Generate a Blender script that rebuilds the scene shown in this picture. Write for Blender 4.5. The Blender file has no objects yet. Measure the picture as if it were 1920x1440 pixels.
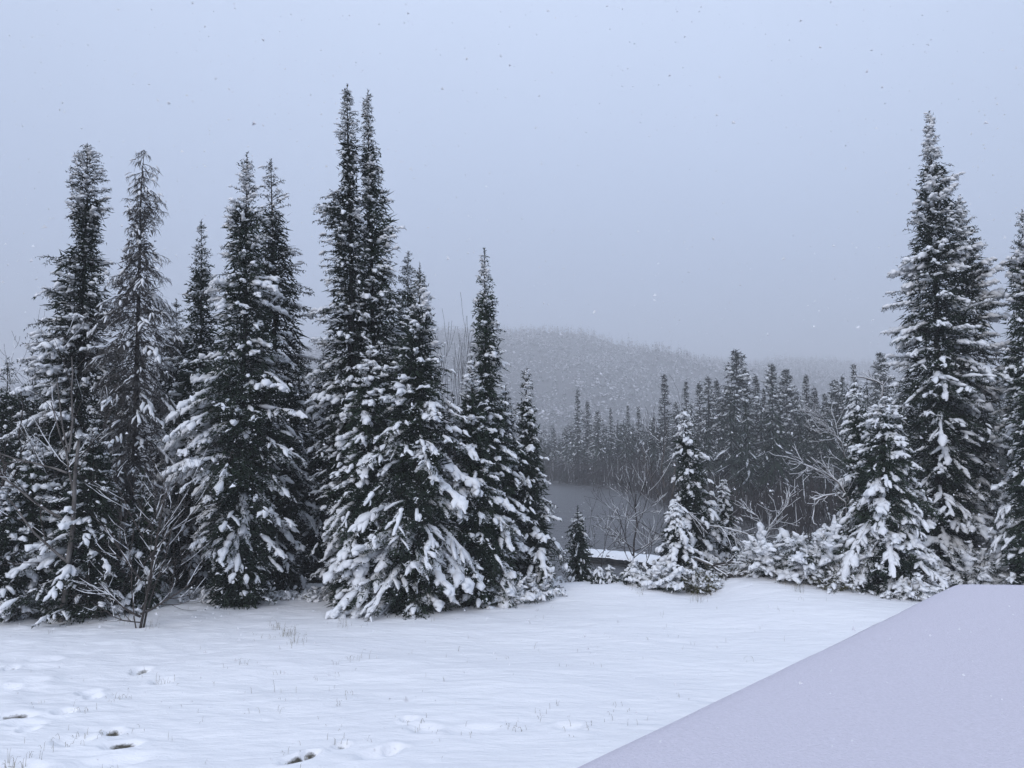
import bpy, math, random
import numpy as np
from mathutils import Vector

R = math.radians
sc = bpy.context.scene
COL = sc.collection
# ------------------------------------------------------------------ camera
FPX, CX, CY, HOR = 1442.0, 960.0, 720.0, 850.0      # photograph pixel model (1920 x 1440)
EYE = 3.2
PITCH = math.atan((HOR - CY) / FPX)
cam = bpy.data.cameras.new('camera'); cam.lens = FPX / 1920 * 36; cam.sensor_width = 36
cam.clip_start = 0.05; cam.clip_end = 6000
camo = bpy.data.objects.new('camera', cam); COL.objects.link(camo)
cam.dof.use_dof = True; cam.dof.focus_distance = 19; cam.dof.aperture_fstop = 8.4
camo.location = (0, 0, EYE); camo.rotation_euler = (R(90) + PITCH, 0, 0)
sc.camera = camo
# ------------------------------------------------------------------ sky
SUN_EL, SUN_AZ = R(26), R(205)
w = bpy.data.worlds.new('World'); sc.world = w; w.use_nodes = True
nt = w.node_tree; nt.nodes.clear()
out = nt.nodes.new('ShaderNodeOutputWorld'); bg = nt.nodes.new('ShaderNodeBackground')
sky = nt.nodes.new('ShaderNodeTexSky'); sky.sky_type = 'NISHITA'; sky.sun_disc = False
sky.sun_elevation = SUN_EL; sky.sun_rotation = SUN_AZ; sky.dust_density = 4; sky.air_density = 1.5
tc = nt.nodes.new('ShaderNodeTexCoord'); sp = nt.nodes.new('ShaderNodeSeparateXYZ')
nt.links.new(tc.outputs['Generated'], sp.inputs[0])
rp = nt.nodes.new('ShaderNodeValToRGB')             # overcast: dimmer at the horizon, brighter overhead
nt.links.new(sp.outputs['Z'], rp.inputs[0])
el = rp.color_ramp.elements
el[0].position = 0.0; el[0].color = (.40, .515, .76, 1)
el[1].position = 0.62; el[1].color = (.72, .84, 1.08, 1)
e = el.new(0.22); e.color = (.47, .59, .85, 1)
sc10 = nt.nodes.new('ShaderNodeVectorMath'); sc10.operation = 'SCALE'; sc10.inputs['Scale'].default_value = 11.2
cl = nt.nodes.new('ShaderNodeTexNoise'); cl.inputs['Scale'].default_value = 1.3; cl.inputs['Detail'].default_value = 3
nt.links.new(tc.outputs['Generated'], cl.inputs['Vector'])
cm = nt.nodes.new('ShaderNodeMapRange'); cm.inputs['To Min'].default_value = .94; cm.inputs['To Max'].default_value = 1.06
cm.inputs['From Min'].default_value = .3; cm.inputs['From Max'].default_value = .7
nt.links.new(cl.outputs['Fac'], cm.inputs['Value'])
mul = nt.nodes.new('ShaderNodeVectorMath'); mul.operation = 'SCALE'
nt.links.new(rp.outputs[0], sc10.inputs[0]); nt.links.new(sc10.outputs[0], mul.inputs[0]); nt.links.new(cm.outputs[0], mul.inputs['Scale'])
mx = nt.nodes.new('ShaderNodeMixRGB'); mx.inputs[0].default_value = .92
nt.links.new(sky.outputs[0], mx.inputs[1]); nt.links.new(mul.outputs[0], mx.inputs[2])
nt.links.new(mx.outputs[0], bg.inputs[0]); bg.inputs[1].default_value = .1
nt.links.new(bg.outputs[0], out.inputs[0])
sun = bpy.data.lights.new('sun', 'SUN'); sun.energy = 1.2; sun.angle = R(30); sun.color = (1.0, .98, 1.0)
suno = bpy.data.objects.new('sun', sun); COL.objects.link(suno)
suno.rotation_euler = (R(90) - SUN_EL, 0, R(180) - SUN_AZ)
# ------------------------------------------------------------------ exposure and render
sc.view_settings.view_transform = 'Standard'; sc.view_settings.look = 'None'
sc.view_settings.exposure = 0.0; sc.view_settings.gamma = 1.0
sc.cycles.max_bounces = 4; sc.cycles.diffuse_bounces = 2; sc.cycles.glossy_bounces = 2
sc.cycles.volume_bounces = 2; sc.cycles.transparent_max_bounces = 8
sc.cycles.use_adaptive_sampling = True; sc.cycles.adaptive_threshold = 0.01
sc.cycles.use_denoising = True

def ray(px, py):
    cp, sn = math.cos(PITCH), math.sin(PITCH)
    a, b = (px - CX) / FPX, (CY - py) / FPX
    return np.array([a, cp - sn * b, sn + cp * b])
def at(px, py, Y):                       # photo pixel + distance in front of the viewer -> place
    d = ray(px, py); t = Y / d[1]
    return np.array([0, 0, EYE]) + d * t
def on_level(px, py, z):
    d = ray(px, py); t = (z - EYE) / d[2]
    return np.array([0, 0, EYE]) + d * t

# ------------------------------------------------------------------ mesh helpers
def mesh(name, V, F, mats, mi=None, smooth=False):
    V = np.asarray(V, np.float32).reshape(-1, 3); F = np.asarray(F, np.int32).reshape(-1, 3)
    me = bpy.data.meshes.new(name)
    me.vertices.add(len(V)); me.vertices.foreach_set('co', V.ravel())
    me.loops.add(len(F) * 3); me.loops.foreach_set('vertex_index', F.ravel())
    me.polygons.add(len(F)); me.polygons.foreach_set('loop_start', np.arange(0, len(F) * 3, 3, dtype=np.int32))
    if mi is not None and np.any(mi):
        me.attributes.new('material_index', 'INT', 'FACE').data.foreach_set('value', np.ascontiguousarray(mi, np.int32))
    if smooth: me.shade_smooth()
    else: me.shade_flat()
    for m in mats: me.materials.append(m)
    me.update(calc_edges=True)
    return me
def link(name, me, parent=None, loc=None):
    o = bpy.data.objects.new(name, me); COL.objects.link(o)
    if parent: o.parent = parent
    if loc is not None: o.location = loc
    return o
def tag(o, label=None, cat=None, group=None, kind=None):
    if label: o['label'] = label
    if cat: o['category'] = cat
    if group: o['group'] = group
    if kind: o['kind'] = kind
    return o
class Buf:
    def __init__(s): s.V, s.F, s.M, s.n = [], [], [], 0
    def add(s, V, F, m=0):
        V = np.asarray(V, float).reshape(-1, 3); F = np.asarray(F, int).reshape(-1, 3)
        s.V.append(V); s.F.append(F + s.n); s.n += len(V)
        s.M.append(np.full(len(F), m) if np.isscalar(m) else np.asarray(m))
    def mesh(s, name, mats, smooth=False):
        return mesh(name, np.concatenate(s.V), np.concatenate(s.F), mats, np.concatenate(s.M), smooth)
    def empty(s): return s.n == 0
def nrm(a): return a / (np.linalg.norm(a, axis=-1, keepdims=True) + 1e-9)
def tube(buf, P, r, k=3, m=0, flat=1.0, off=0.0):
    P = np.asarray(P, float); n = len(P); r = np.broadcast_to(np.asarray(r, float), (n,))
    d = nrm(np.gradient(P, axis=0))
    ref = np.where(np.abs(d[:, 2:3]) > .9, np.array([[1., 0, 0]]), np.array([[0, 0, 1.]]))
    s = nrm(np.cross(d, ref)); u = np.cross(s, d)
    a = np.arange(k) * 2 * math.pi / k
    V = P[:, None] + s[:, None] * (np.cos(a)[None, :, None] * r[:, None, None]) + u[:, None] * ((np.sin(a)[None, :, None] * flat + off) * r[:, None, None])
    F = []
    i = np.arange(n - 1)[:, None] * k; j = np.arange(k)[None]; j2 = (j + 1) % k
    A, B, C, D = i + j, i + j2, i + k + j2, i + k + j
    F = np.concatenate([np.stack([A, B, C], -1).reshape(-1, 3), np.stack([A, C, D], -1).reshape(-1, 3)])
    buf.add(V, F, m)
def box(buf, c, half, ax=None, m=0):
    c = np.asarray(c, float); ax = np.eye(3) if ax is None else np.asarray(ax, float)
    s = np.array([[x, y, z] for x in (-1, 1) for y in (-1, 1) for z in (-1, 1)], float) * half
    F = [(0, 1, 3), (0, 3, 2), (4, 6, 7), (4, 7, 5), (0, 4, 5), (0, 5, 1), (2, 3, 7), (2, 7, 6), (0, 2, 6), (0, 6, 4), (1, 5, 7), (1, 7, 3)]
    buf.add(c + s @ ax, F, m)

# value noise in numpy
def vnoise(x, y, seed=0):
    xi, yi = np.floor(x).astype(np.int64), np.floor(y).astype(np.int64)
    xf, yf = x - xi, y - yi
    def h(a, b):
        n = (a * 374761393 + b * 668265263 + seed * 974634777) & 0xffffffff
        n = ((n ^ (n >> 13)) * 1274126177) & 0xffffffff
        return ((n ^ (n >> 16)) & 0xffff) / 65535.0
    u, v = xf * xf * (3 - 2 * xf), yf * yf * (3 - 2 * yf)
    return (h(xi, yi) * (1 - u) + h(xi + 1, yi) * u) * (1 - v) + (h(xi, yi + 1) * (1 - u) + h(xi + 1, yi + 1) * u) * v
def fbm(x, y, seed=0, o=3):
    t, a = 0, 1
    for k in range(o): t = t + a * (vnoise(x * 2 ** k, y * 2 ** k, seed + k) - .5); a *= .5
    return t
def sstep(a, b, x): t = np.clip((x - a) / (b - a), 0, 1); return t * t * (3 - 2 * t)

# ------------------------------------------------------------------ materials
def material(name, build):
    m = bpy.data.materials.new(name); m.use_nodes = True
    n = m.node_tree; b = n.nodes['Principled BSDF']
    build(n, b); return m
def noise_mix(n, b, c1, c2, scale, coord='Object', rough=.9, bump=0, bscale=40, spec=.2, rnd=0, det=4, vec=None):
    t = n.nodes.new('ShaderNodeTexCoord'); z = n.nodes.new('ShaderNodeTexNoise')
    z.inputs['Scale'].default_value = scale; z.inputs['Detail'].default_value = det
    src = t.outputs[coord]
    if vec:
        mp = n.nodes.new('ShaderNodeMapping'); mp.inputs['Scale'].default_value = vec
        n.links.new(src, mp.inputs[0]); src = mp.outputs[0]
    n.links.new(src, z.inputs['Vector'])
    r = n.nodes.new('ShaderNodeValToRGB'); r.color_ramp.elements[0].position = .35; r.color_ramp.elements[1].position = .65
    r.color_ramp.elements[0].color = (*c1, 1); r.color_ramp.elements[1].color = (*c2, 1)
    n.links.new(z.outputs['Fac'], r.inputs[0]); col = r.outputs[0]
    if rnd:
        oi = n.nodes.new('ShaderNodeObjectInfo'); h = n.nodes.new('ShaderNodeHueSaturation')
        mr = n.nodes.new('ShaderNodeMapRange'); mr.inputs['To Min'].default_value = 1 - rnd; mr.inputs['To Max'].default_value = 1 + rnd
        n.links.new(oi.outputs['Random'], mr.inputs['Value']); n.links.new(mr.outputs[0], h.inputs['Value'])
        n.links.new(col, h.inputs['Color']); col = h.outputs[0]
    n.links.new(col, b.inputs['Base Color'])
    b.inputs['Roughness'].default_value = rough; b.inputs['Specular IOR Level'].default_value = spec
    if bump:
        z2 = n.nodes.new('ShaderNodeTexNoise'); z2.inputs['Scale'].default_value = bscale; z2.inputs['Detail'].default_value = 5
        n.links.new(src, z2.inputs['Vector'])
        bp = n.nodes.new('ShaderNodeBump'); bp.inputs['Strength'].default_value = bump; bp.inputs['Distance'].default_value = .02
        n.links.new(z2.outputs['Fac'], bp.inputs['Height']); n.links.new(bp.outputs[0], b.inputs['Normal'])
    return col
MN = material('needles', lambda n, b: noise_mix(n, b, (.013, .022, .016), (.028, .042, .026), 1.2, rough=.8, rnd=.25, spec=.15))
MNL = material('lichen_twigs', lambda n, b: noise_mix(n, b, (.05, .047, .045), (.11, .105, .10), 2.0, rough=.9, rnd=.1))
MFR = material('frosted_needles', lambda n, b: noise_mix(n, b, (.55, .565, .585), (.76, .775, .795), 3, rough=.9))
MSN = material('snow', lambda n, b: noise_mix(n, b, (.78, .79, .81), (.86, .87, .885), 4, rough=.95, bump=.5, bscale=28, spec=.1))
MBK = material('bark', lambda n, b: noise_mix(n, b, (.016, .014, .013), (.045, .04, .037), 6, rough=.95, bump=.8, bscale=18, vec=(1, 1, .25)))
MTW = material('bare_twig', lambda n, b: noise_mix(n, b, (.03, .025, .023), (.075, .065, .06), 5, rough=.9))
MBR = material('brush_twig', lambda n, b: noise_mix(n, b, (.022, .018, .017), (.05, .042, .038), .3, rough=.9))
MBI = material('grey_birch_bark', lambda n, b: noise_mix(n, b, (.07, .062, .056), (.2, .185, .175), 5, rough=.9, bump=.4, bscale=20, vec=(1, 1, .5)))
MDG = material('dry_grass', lambda n, b: noise_mix(n, b, (.11, .095, .06), (.26, .23, .15), 3, rough=.9))
MLF = material('dull_leaves', lambda n, b: noise_mix(n, b, (.045, .05, .022), (.11, .1, .05), 2, rough=.85))
MWD = material('dark_wet_wood', lambda n, b: noise_mix(n, b, (.015, .015, .016), (.05, .048, .046), 4, rough=.7, bump=.6, bscale=12))
MBD = material('weathered_board', lambda n, b: noise_mix(n, b, (.08, .075, .07), (.16, .15, .14), 8, rough=.85, bump=.4, vec=(1, 8, 8)))
MHN = material('hill_needles', lambda n, b: noise_mix(n, b, (.03, .038, .036), (.06, .065, .06), .05, rough=.9))
MHF = material('hill_frost', lambda n, b: noise_mix(n, b, (.5, .485, .51), (.7, .685, .71), .03, rough=.9))
MFL = material('snowflake', lambda n, b: noise_mix(n, b, (.8, .8, .82), (.88, .88, .9), 4, rough=.9))
MRK = material('dark_shore_rock', lambda n, b: noise_mix(n, b, (.02, .02, .022), (.07, .068, .07), 3, rough=.8, bump=.5, bscale=10))

def lawn_mat(n, b):
    t = n.nodes.new('ShaderNodeTexCoord')
    z = n.nodes.new('ShaderNodeTexNoise'); z.inputs['Scale'].default_value = .35; z.inputs['Detail'].default_value = 4
    n.links.new(t.outputs['Object'], z.inputs['Vector'])
    r = n.nodes.new('ShaderNodeValToRGB'); r.color_ramp.elements[0].position = .3; r.color_ramp.elements[1].position = .7
    r.color_ramp.elements[0].color = (.86, .86, .88, 1); r.color_ramp.elements[1].color = (.915, .915, .925, 1)
    n.links.new(z.outputs['Fac'], r.inputs[0])
    at_ = n.nodes.new('ShaderNodeAttribute'); at_.attribute_name = 'exposed'
    nz = n.nodes.new('ShaderNodeTexNoise'); nz.inputs['Scale'].default_value = 26; nz.inputs['Detail'].default_value = 3
    n.links.new(t.outputs['Object'], nz.inputs['Vector'])
    ad = n.nodes.new('ShaderNodeMath'); ad.operation = 'MULTIPLY_ADD'; ad.inputs[1].default_value = 1.6
    n.links.new(nz.outputs['Fac'], ad.inputs[0]); 
    sb = n.nodes.new('ShaderNodeMath'); sb.operation = 'MULTIPLY_ADD'; sb.inputs[1].default_value = 4.5; sb.inputs[2].default_value = -3.75
    n.links.new(at_.outputs['Fac'], sb.inputs[0]); n.links.new(sb.outputs[0], ad.inputs[2])
    ad.use_clamp = True
    m = n.nodes.new('ShaderNodeMixRGB'); m.inputs[2].default_value = (.09, .085, .07, 1)
    n.links.new(ad.outputs[0], m.inputs[0]); n.links.new(r.outputs[0], m.inputs[1]); n.links.new(m.outputs[0], b.inputs['Base Color'])
    b.inputs['Roughness'].default_value = .95; b.inputs['Specular IOR Level'].default_value = .1
    mp = n.nodes.new('ShaderNodeMapping'); mp.inputs['Scale'].default_value = (1.6, 4.5, 1)
    n.links.new(t.outputs['Object'], mp.inputs[0])
    z2 = n.nodes.new('ShaderNodeTexNoise'); z2.inputs['Scale'].default_value = 1.6; z2.inputs['Detail'].default_value = 5; z2.inputs['Roughness'].default_value = .55
    n.links.new(mp.outputs[0], z2.inputs['Vector'])
    z3 = n.nodes.new('ShaderNodeTexNoise'); z3.inputs['Scale'].default_value = 45; z3.inputs['Detail'].default_value = 3
    n.links.new(t.outputs['Object'], z3.inputs['Vector'])
    b1 = n.nodes.new('ShaderNodeBump'); b1.inputs['Strength'].default_value = .5; b1.inputs['Distance'].default_value = .08
    b2 = n.nodes.new('ShaderNodeBump'); b2.inputs['Strength'].default_value = .25; b2.inputs['Distance'].default_value = .012
    n.links.new(z2.outputs['Fac'], b1.inputs['Height']); n.links.new(z3.outputs['Fac'], b2.inputs['Height'])
    n.links.new(b1.outputs[0], b2.inputs['Normal']); n.links.new(b2.outputs[0], b.inputs['Normal'])
MLAWN = material('lawn_snow', lawn_mat)
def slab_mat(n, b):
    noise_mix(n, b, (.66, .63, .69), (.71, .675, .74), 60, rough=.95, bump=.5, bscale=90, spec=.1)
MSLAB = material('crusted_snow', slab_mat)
def water_mat(n, b):
    b.inputs['Base Color'].default_value = (.095, .094, .098, 1); b.inputs['Roughness'].default_value = .36
    b.inputs['IOR'].default_value = 1.33
    t = n.nodes.new('ShaderNodeTexCoord'); mp = n.nodes.new('ShaderNodeMapping'); mp.inputs['Scale'].default_value = (.6, 1.6, 1)
    mp.inputs['Rotation'].default_value = (0, 0, .12)
    n.links.new(t.outputs['Object'], mp.inputs[0])
    z = n.nodes.new('ShaderNodeTexNoise'); z.inputs['Scale'].default_value = 1.1; z.inputs['Detail'].default_value = 5; z.inputs['Roughness'].default_value = .6
    n.links.new(mp.outputs[0], z.inputs['Vector'])
    bp = n.nodes.new('ShaderNodeBump'); bp.inputs['Strength'].default_value = 1; bp.inputs['Distance'].default_value = .5
    n.links.new(z.outputs['Fac'], bp.inputs['Height']); n.links.new(bp.outputs[0], b.inputs['Normal'])
MFLOOR = material('forest_floor', lambda n, b: noise_mix(n, b, (.025, .022, .02), (.17, .17, .175), .7, rough=.95, det=6))
MWAT = material('lake_water', water_mat)

# ------------------------------------------------------------------ terrain
LAKE = -2.8
XS_Y = [30, 50, 57, 69, 86, 115, 133, 150, 158, 200]; XS_X = [30, 20, 17.4, 16.8, 17.2, 19, 15.5, 10, 6, -40]
def ynear(x): return 26 + .12 * np.abs(x - 3) + np.where(x > 8, (x - 8) * 1.2, 0)
RX = [-1280, -455, -276, -180, -97, -13, 42, 97, 166, 236, 304, 375, 530, 1280]
RZ = [60, 92, 118, 142, 158, 156, 153, 146, 129, 117, 107, 95, 80, 30]
def ground(x, y):
    x, y = np.asarray(x, float), np.asarray(y, float)
    d = np.maximum(np.maximum(x - np.interp(y, XS_Y, XS_X), y - (158 + .1 * np.abs(x - 6))), -(y - ynear(x)))
    base = LAKE + np.clip(d * .3, -1.5, .5) + np.clip(d - 1.7, 0, 60) * .05
    near = 1 - sstep(18.6, 26.5, y - np.where(x > 8, (x - 8) * .3, 0))
    z = base * (1 - near)
    rz = np.interp(x, RX, RZ)
    z = z + rz * sstep(420, 1000, y) * (1 - .35 * sstep(1020, 1150, y))
    far = np.interp(x, [-1300, 0, 300, 450, 600, 1200], [10, 20, 82, 94, 100, 40])
    z = z + far * sstep(1050, 1290, y)
    z = z + fbm(x / 14, y / 14, 5) * 1.2 * sstep(30, 70, y) * (d > 3) + fbm(x / 80, y / 80, 9) * 14 * sstep(300, 480, y)
    return z
def mound(x, y):
    return .34 * np.exp(-((x - 6.2) / 2.6) ** 2 - ((y - 18.2) / 2.2) ** 2) + .16 * np.exp(-((x - 1.5) / 3) ** 2 - ((y - 18.4) / 1.2) ** 2) - .22 * np.exp(-((x - 4.2) / .7) ** 2 - ((y - 18.0) / 1.3) ** 2)
DENTS = [(25, 1340, .24, .10, .9, 8), (50, 1353, .2, .09, .2, 4), (55, 1365, .10, .08, .55, -20), (212, 1368, .11, .10, 1.0, 30), (230, 1392, .19, .08, 1.0, 25), (197, 1425, .40, .12, .5, 28), (170, 1435, .10, .07, .9, 20),
         (83, 1235, .24, .1, .35, 0), (55, 1273, .22, .1, .25, 12), (12, 1287, .16, .1, .35, 0), (265, 1253, .13, .1, .85, 10), (305, 1272, .16, .1, .5, 0), (167, 1292, .14, .1, .2, 0),
         (560, 1420, .20, .07, .95, 35), (583, 1411, .10, .06, .9, 20), (712, 1412, .25, .09, .40, 32), (735, 1402, .10, .06, .62, 40), (797, 1368, .18, .1, .1, 0), (890, 1370, .3, .1, .1, 20), (1065, 1364, .16, .09, .25, 0), (140, 1385, .2, .12, .3, 15), (30, 1437, .3, .12, .6, 0), (5, 1345, .14, .08, 1.0, 5), (175, 1300, .1, .07, .7, 0), (20, 1250, .1, .07, .8, 0), (120, 1330, .12, .08, .75, 10), (640, 1398, .09, .06, .8, 20), (765, 1352, .08, .06, .75, 0)]
DENT_W = [(on_level(a, b, 0), l * .95, wd * 1.35, ex, R(an)) for a, b, l, wd, ex, an in DENTS]
def lawn(x, y):
    x, y = np.asarray(x, float), np.asarray(y, float)
    z = fbm(x / 3.5, y / 2.2, 21) * .10 + fbm(x / .55, y / .26, 31, 2) * .026 + mound(x, y)
    z = z + fbm(x / .35, y / .3, 35, 2) * .03 * sstep(-2, -7, x)
    ex = np.zeros_like(z)
    for p, l, wd, e, an in DENT_W:
        dx, dy = x - p[0], y - p[1]
        u, v = (dx * math.cos(an) + dy * math.sin(an)) / l, (-dx * math.sin(an) + dy * math.cos(an)) / wd
        q = u * u + v * v
        z = z - (.035 + .04 * min(e, 1)) * np.exp(-q * q * .9) + .012 * np.exp(-(np.sqrt(q) - 1.4) ** 2 * 6)
        ex = np.maximum(ex, e * np.exp(-((u * u * 1.0 + (v - .45) ** 2 * 1.3) ** 1.5)))
    return z, ex
def gz(x, y):
    """height of the surface one stands on"""
    x, y = float(x), float(y)
    if y < 19.5: return float(lawn(np.array([x]), np.array([y]))[0][0]) + min(0, float(ground(x, y)))
    return float(ground(x, y))

# lawn sheet
ys = np.concatenate([np.linspace(3, 7, 60, endpoint=False), np.linspace(7, 11.2, 190, endpoint=False), 11.2 * (21 / 11.2) ** np.linspace(0, 1, 120)])
us = np.concatenate([np.linspace(-.8, -.62, 12, endpoint=False), np.linspace(-.62, -.12, 190, endpoint=False), np.linspace(-.12, .8, 130)])
NR, NC = len(ys), len(us)
Y = np.repeat(ys[:, None], NC, 1); X = us[None] * (Y + 1.5)
Z, EX = lawn(X, Y); Z = Z + np.minimum(0, ground(X, Y)) - .25 * sstep(19.6, 21, Y)
i = np.arange(NR - 1)[:, None] * NC + np.arange(NC - 1)[None]
def grid_tris(i, nc):
    a, b, c, d = i, i + 1, i + nc + 1, i + nc
    return np.concatenate([np.stack([a, b, c], -1).reshape(-1, 3), np.stack([a, c, d], -1).reshape(-1, 3)])
me = mesh('lawn', np.stack([X, Y, Z], -1), grid_tris(i, NC), [MLAWN], smooth=True)
a_ = me.attributes.new('exposed', 'FLOAT', 'POINT'); a_.data.foreach_set('value', EX.ravel().astype(np.float32))
tag(link('snowy_lawn', me), 'snow-covered lawn with footprints and grass tips in front of the trees', 'lawn', kind='structure')
# terrain sheet
yy = np.concatenate([np.linspace(-120, 12, 10), np.linspace(16, 60, 40), np.linspace(62, 240, 70), np.linspace(248, 1100, 60), np.linspace(1120, 2300, 30)])
xx = np.concatenate([np.linspace(-2000, -220, 24), np.linspace(-200, -62, 30), np.linspace(-60, 60, 90), np.linspace(62, 200, 30), np.linspace(220, 2000, 24)])
X, Y = np.meshgrid(xx, yy); Z = ground(X, Y) - .5 * (1 - sstep(19.8, 22, Y))
i = np.arange(len(yy) - 1)[:, None] * len(xx) + np.arange(len(xx) - 1)[None]
link('ground', mesh('ground', np.stack([X, Y, Z], -1), grid_tris(i, len(xx)), [MFLOOR], smooth=True))['kind'] = 'structure'
# lake sheet
b = Buf(); P = np.array([[-260, 20, LAKE], [60, 20, LAKE], [60, 215, LAKE], [-260, 215, LAKE]])
b.add(P, [(0, 1, 2), (0, 2, 3)])
link('lake_water', b.mesh('lake', [MWAT]))['kind'] = 'structure'

# ------------------------------------------------------------------ conifer machinery
class Tree:
    def __init__(s, seed, **k):
        s.rng = np.random.default_rng(seed); s.stems = []; s.seg = []; s.sw = []; s.snow = []
        s.nl, s.nw, s.sp, s.frost, s.hang = .062, .0225, .028, .05, 0.0
        s.tw, s.dens, s.sr, s.twr, s.fill = .42, 1.0, 1.0, 0, None
        s.__dict__.update(k)
def branch(T, base, phi, p0, p1, L, snow, thick=.012):
    g = T.rng; n = 5; back = math.sin(phi) > .45
    s = np.linspace(0, 1, n); pit = p0 + (p1 - p0) * s ** 1.1; ph = phi + g.normal(0, .16) * s + g.normal(0, .05, n)
    D = np.stack([np.cos(pit) * np.cos(ph), np.cos(pit) * np.sin(ph), np.sin(pit)], 1)
    P = base + np.concatenate([np.zeros((1, 3)), np.cumsum(D[:-1] * (L / (n - 1)), 0)])
    if L > .3: T.stems.append((P, np.linspace(thick * (.6 + .5 * L), .004, n)))
    m = int(np.clip(L / .085 * T.dens * (.5 if back else 1), 4, 40))
    si = np.linspace(.08, .97, m) + g.uniform(-.03, .03, m)
    pi = np.stack([np.interp(si, s, P[:, k]) for k in range(3)], 1)
    di = nrm(np.stack([np.interp(si, s, D[:, k]) for k in range(3)], 1))
    lat = nrm(np.cross(di, [0, 0, 1.])); side = np.where(np.arange(m) % 2, 1., -1.)[:, None]
    li = (.07 + T.tw * min(L, 1.8) * np.clip(1 - si, 0, 1) ** .7 * np.minimum(1, .3 + si / .3)) * g.uniform(.6, 1.25, m)
    an = g.uniform(.55, 1.15, m)[:, None]; up = np.array([0, 0, 1.])
    d1 = nrm(di * np.cos(an) + lat * side * np.sin(an) + up * g.uniform(-.5, .12, m)[:, None] - up * T.hang * .5)
    mid = pi + d1 * li[:, None] * .55
    d2 = nrm(d1 + di * .4 - up * (g.uniform(.05, .7, m)[:, None] + T.hang * 2)); end = mid + d2 * li[:, None] * .5
    lo = g.uniform(.2, .6) * (1.35 - .7 * min(snow, 1)); ok = (si > lo) & (g.random(m) < .12 + .52 * snow) if snow > .04 else np.zeros(m, bool)
    wk = np.where(ok, .48, 0.0)
    T.seg += [np.stack([pi, mid], 1), np.stack([mid, end], 1), np.stack([P[1:-1], P[2:]], 1)]
    T.sw += [wk, wk * 1.2, np.full(n - 2, .2 * min(snow, 1))]
    if T.twr:
        for q in range(m): T.stems.append((np.stack([pi[q], mid[q], end[q]]), np.array([T.twr, T.twr * .8, T.twr * .4])))
    big = li > .22
    if big.any():
        q = np.flatnonzero(big)
        for t_, sg in ((.35, 1), (.6, -1), (.9, 1), (.8, -1)):
            l2 = li[q] * g.uniform(.28, .5, len(q)); c = nrm(np.cross(d1[q], up)) * sg
            p = pi[q] + (mid[q] - pi[q]) * t_ * 1.05
            e = p + nrm(d1[q] * .75 + c * .75 - up * g.uniform(-.05, .5 + T.hang, len(q))[:, None]) * l2[:, None]
            T.seg.append(np.stack([p, e], 1)); T.sw.append(wk[q])
            if snow > .75 and t_ == .35 and not back:
                k = ok[q] & (g.random(len(q)) < .55)
                if k.any(): T.snow.append((p[k], (p[k] + e[k]) / 2, e[k], T.sr * (.02 + .018 * snow) * g.uniform(.7, 1.3, k.sum())))
    # snow lying on the outer twigs
    if snow > .04:
        q = np.flatnonzero(ok & ((g.random(m) < .4) if back else True))
        rr = T.sr * (.02 + .036 * snow) * g.uniform(.6, 1.4, len(q)) * np.clip(li[q] / .2, .6, 1.15)
        if len(q): T.snow.append((pi[q] + (mid[q] - pi[q]) * g.uniform(.05, .5, (len(q), 1)), mid[q], end[q] + (mid[q] - end[q]) * g.uniform(.1, .85, (len(q), 1)), rr))
        nb = 1 + (L > .9)
        for _ in range(nb):
            if g.random() < .25 + .5 * min(snow, 1) and not (back and g.random() < .5):
                tb = g.uniform(.6, 1.0); pb = np.array([np.interp(tb, s, P[:, k]) for k in range(3)]) + np.array([0, 0, .02]) + g.normal(0, .03, 3)
                db = D[min(n - 1, int(tb * n))] * g.uniform(.04, .09); rb = T.sr * g.uniform(.038, .075) * (.62 + .5 * min(snow, 1)) * min(1, .55 + L * .6)
                T.snow.append(((pb - db)[None], (pb + np.array([0, 0, .01]))[None], (pb + db - np.array([0, 0, .03]))[None], np.array([rb])))
        for a, c in ((.25, .5), (.45, .7), (.65, .87), (.82, 1.0)):
            if c > lo + .1 and g.random() < .15 + .75 * snow:
                t3 = np.array([a, (a + c) / 2, c]); p3 = np.stack([np.interp(t3, s, P[:, k]) for k in range(3)], 1) + g.normal(0, .012, (3, 3))
                T.snow.append((p3[:1], p3[1:2], p3[2:], np.array([T.sr * (.022 + .04 * snow) * g.uniform(.6, 1.45) * min(1.2, .45 + L * .6)])))
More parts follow.
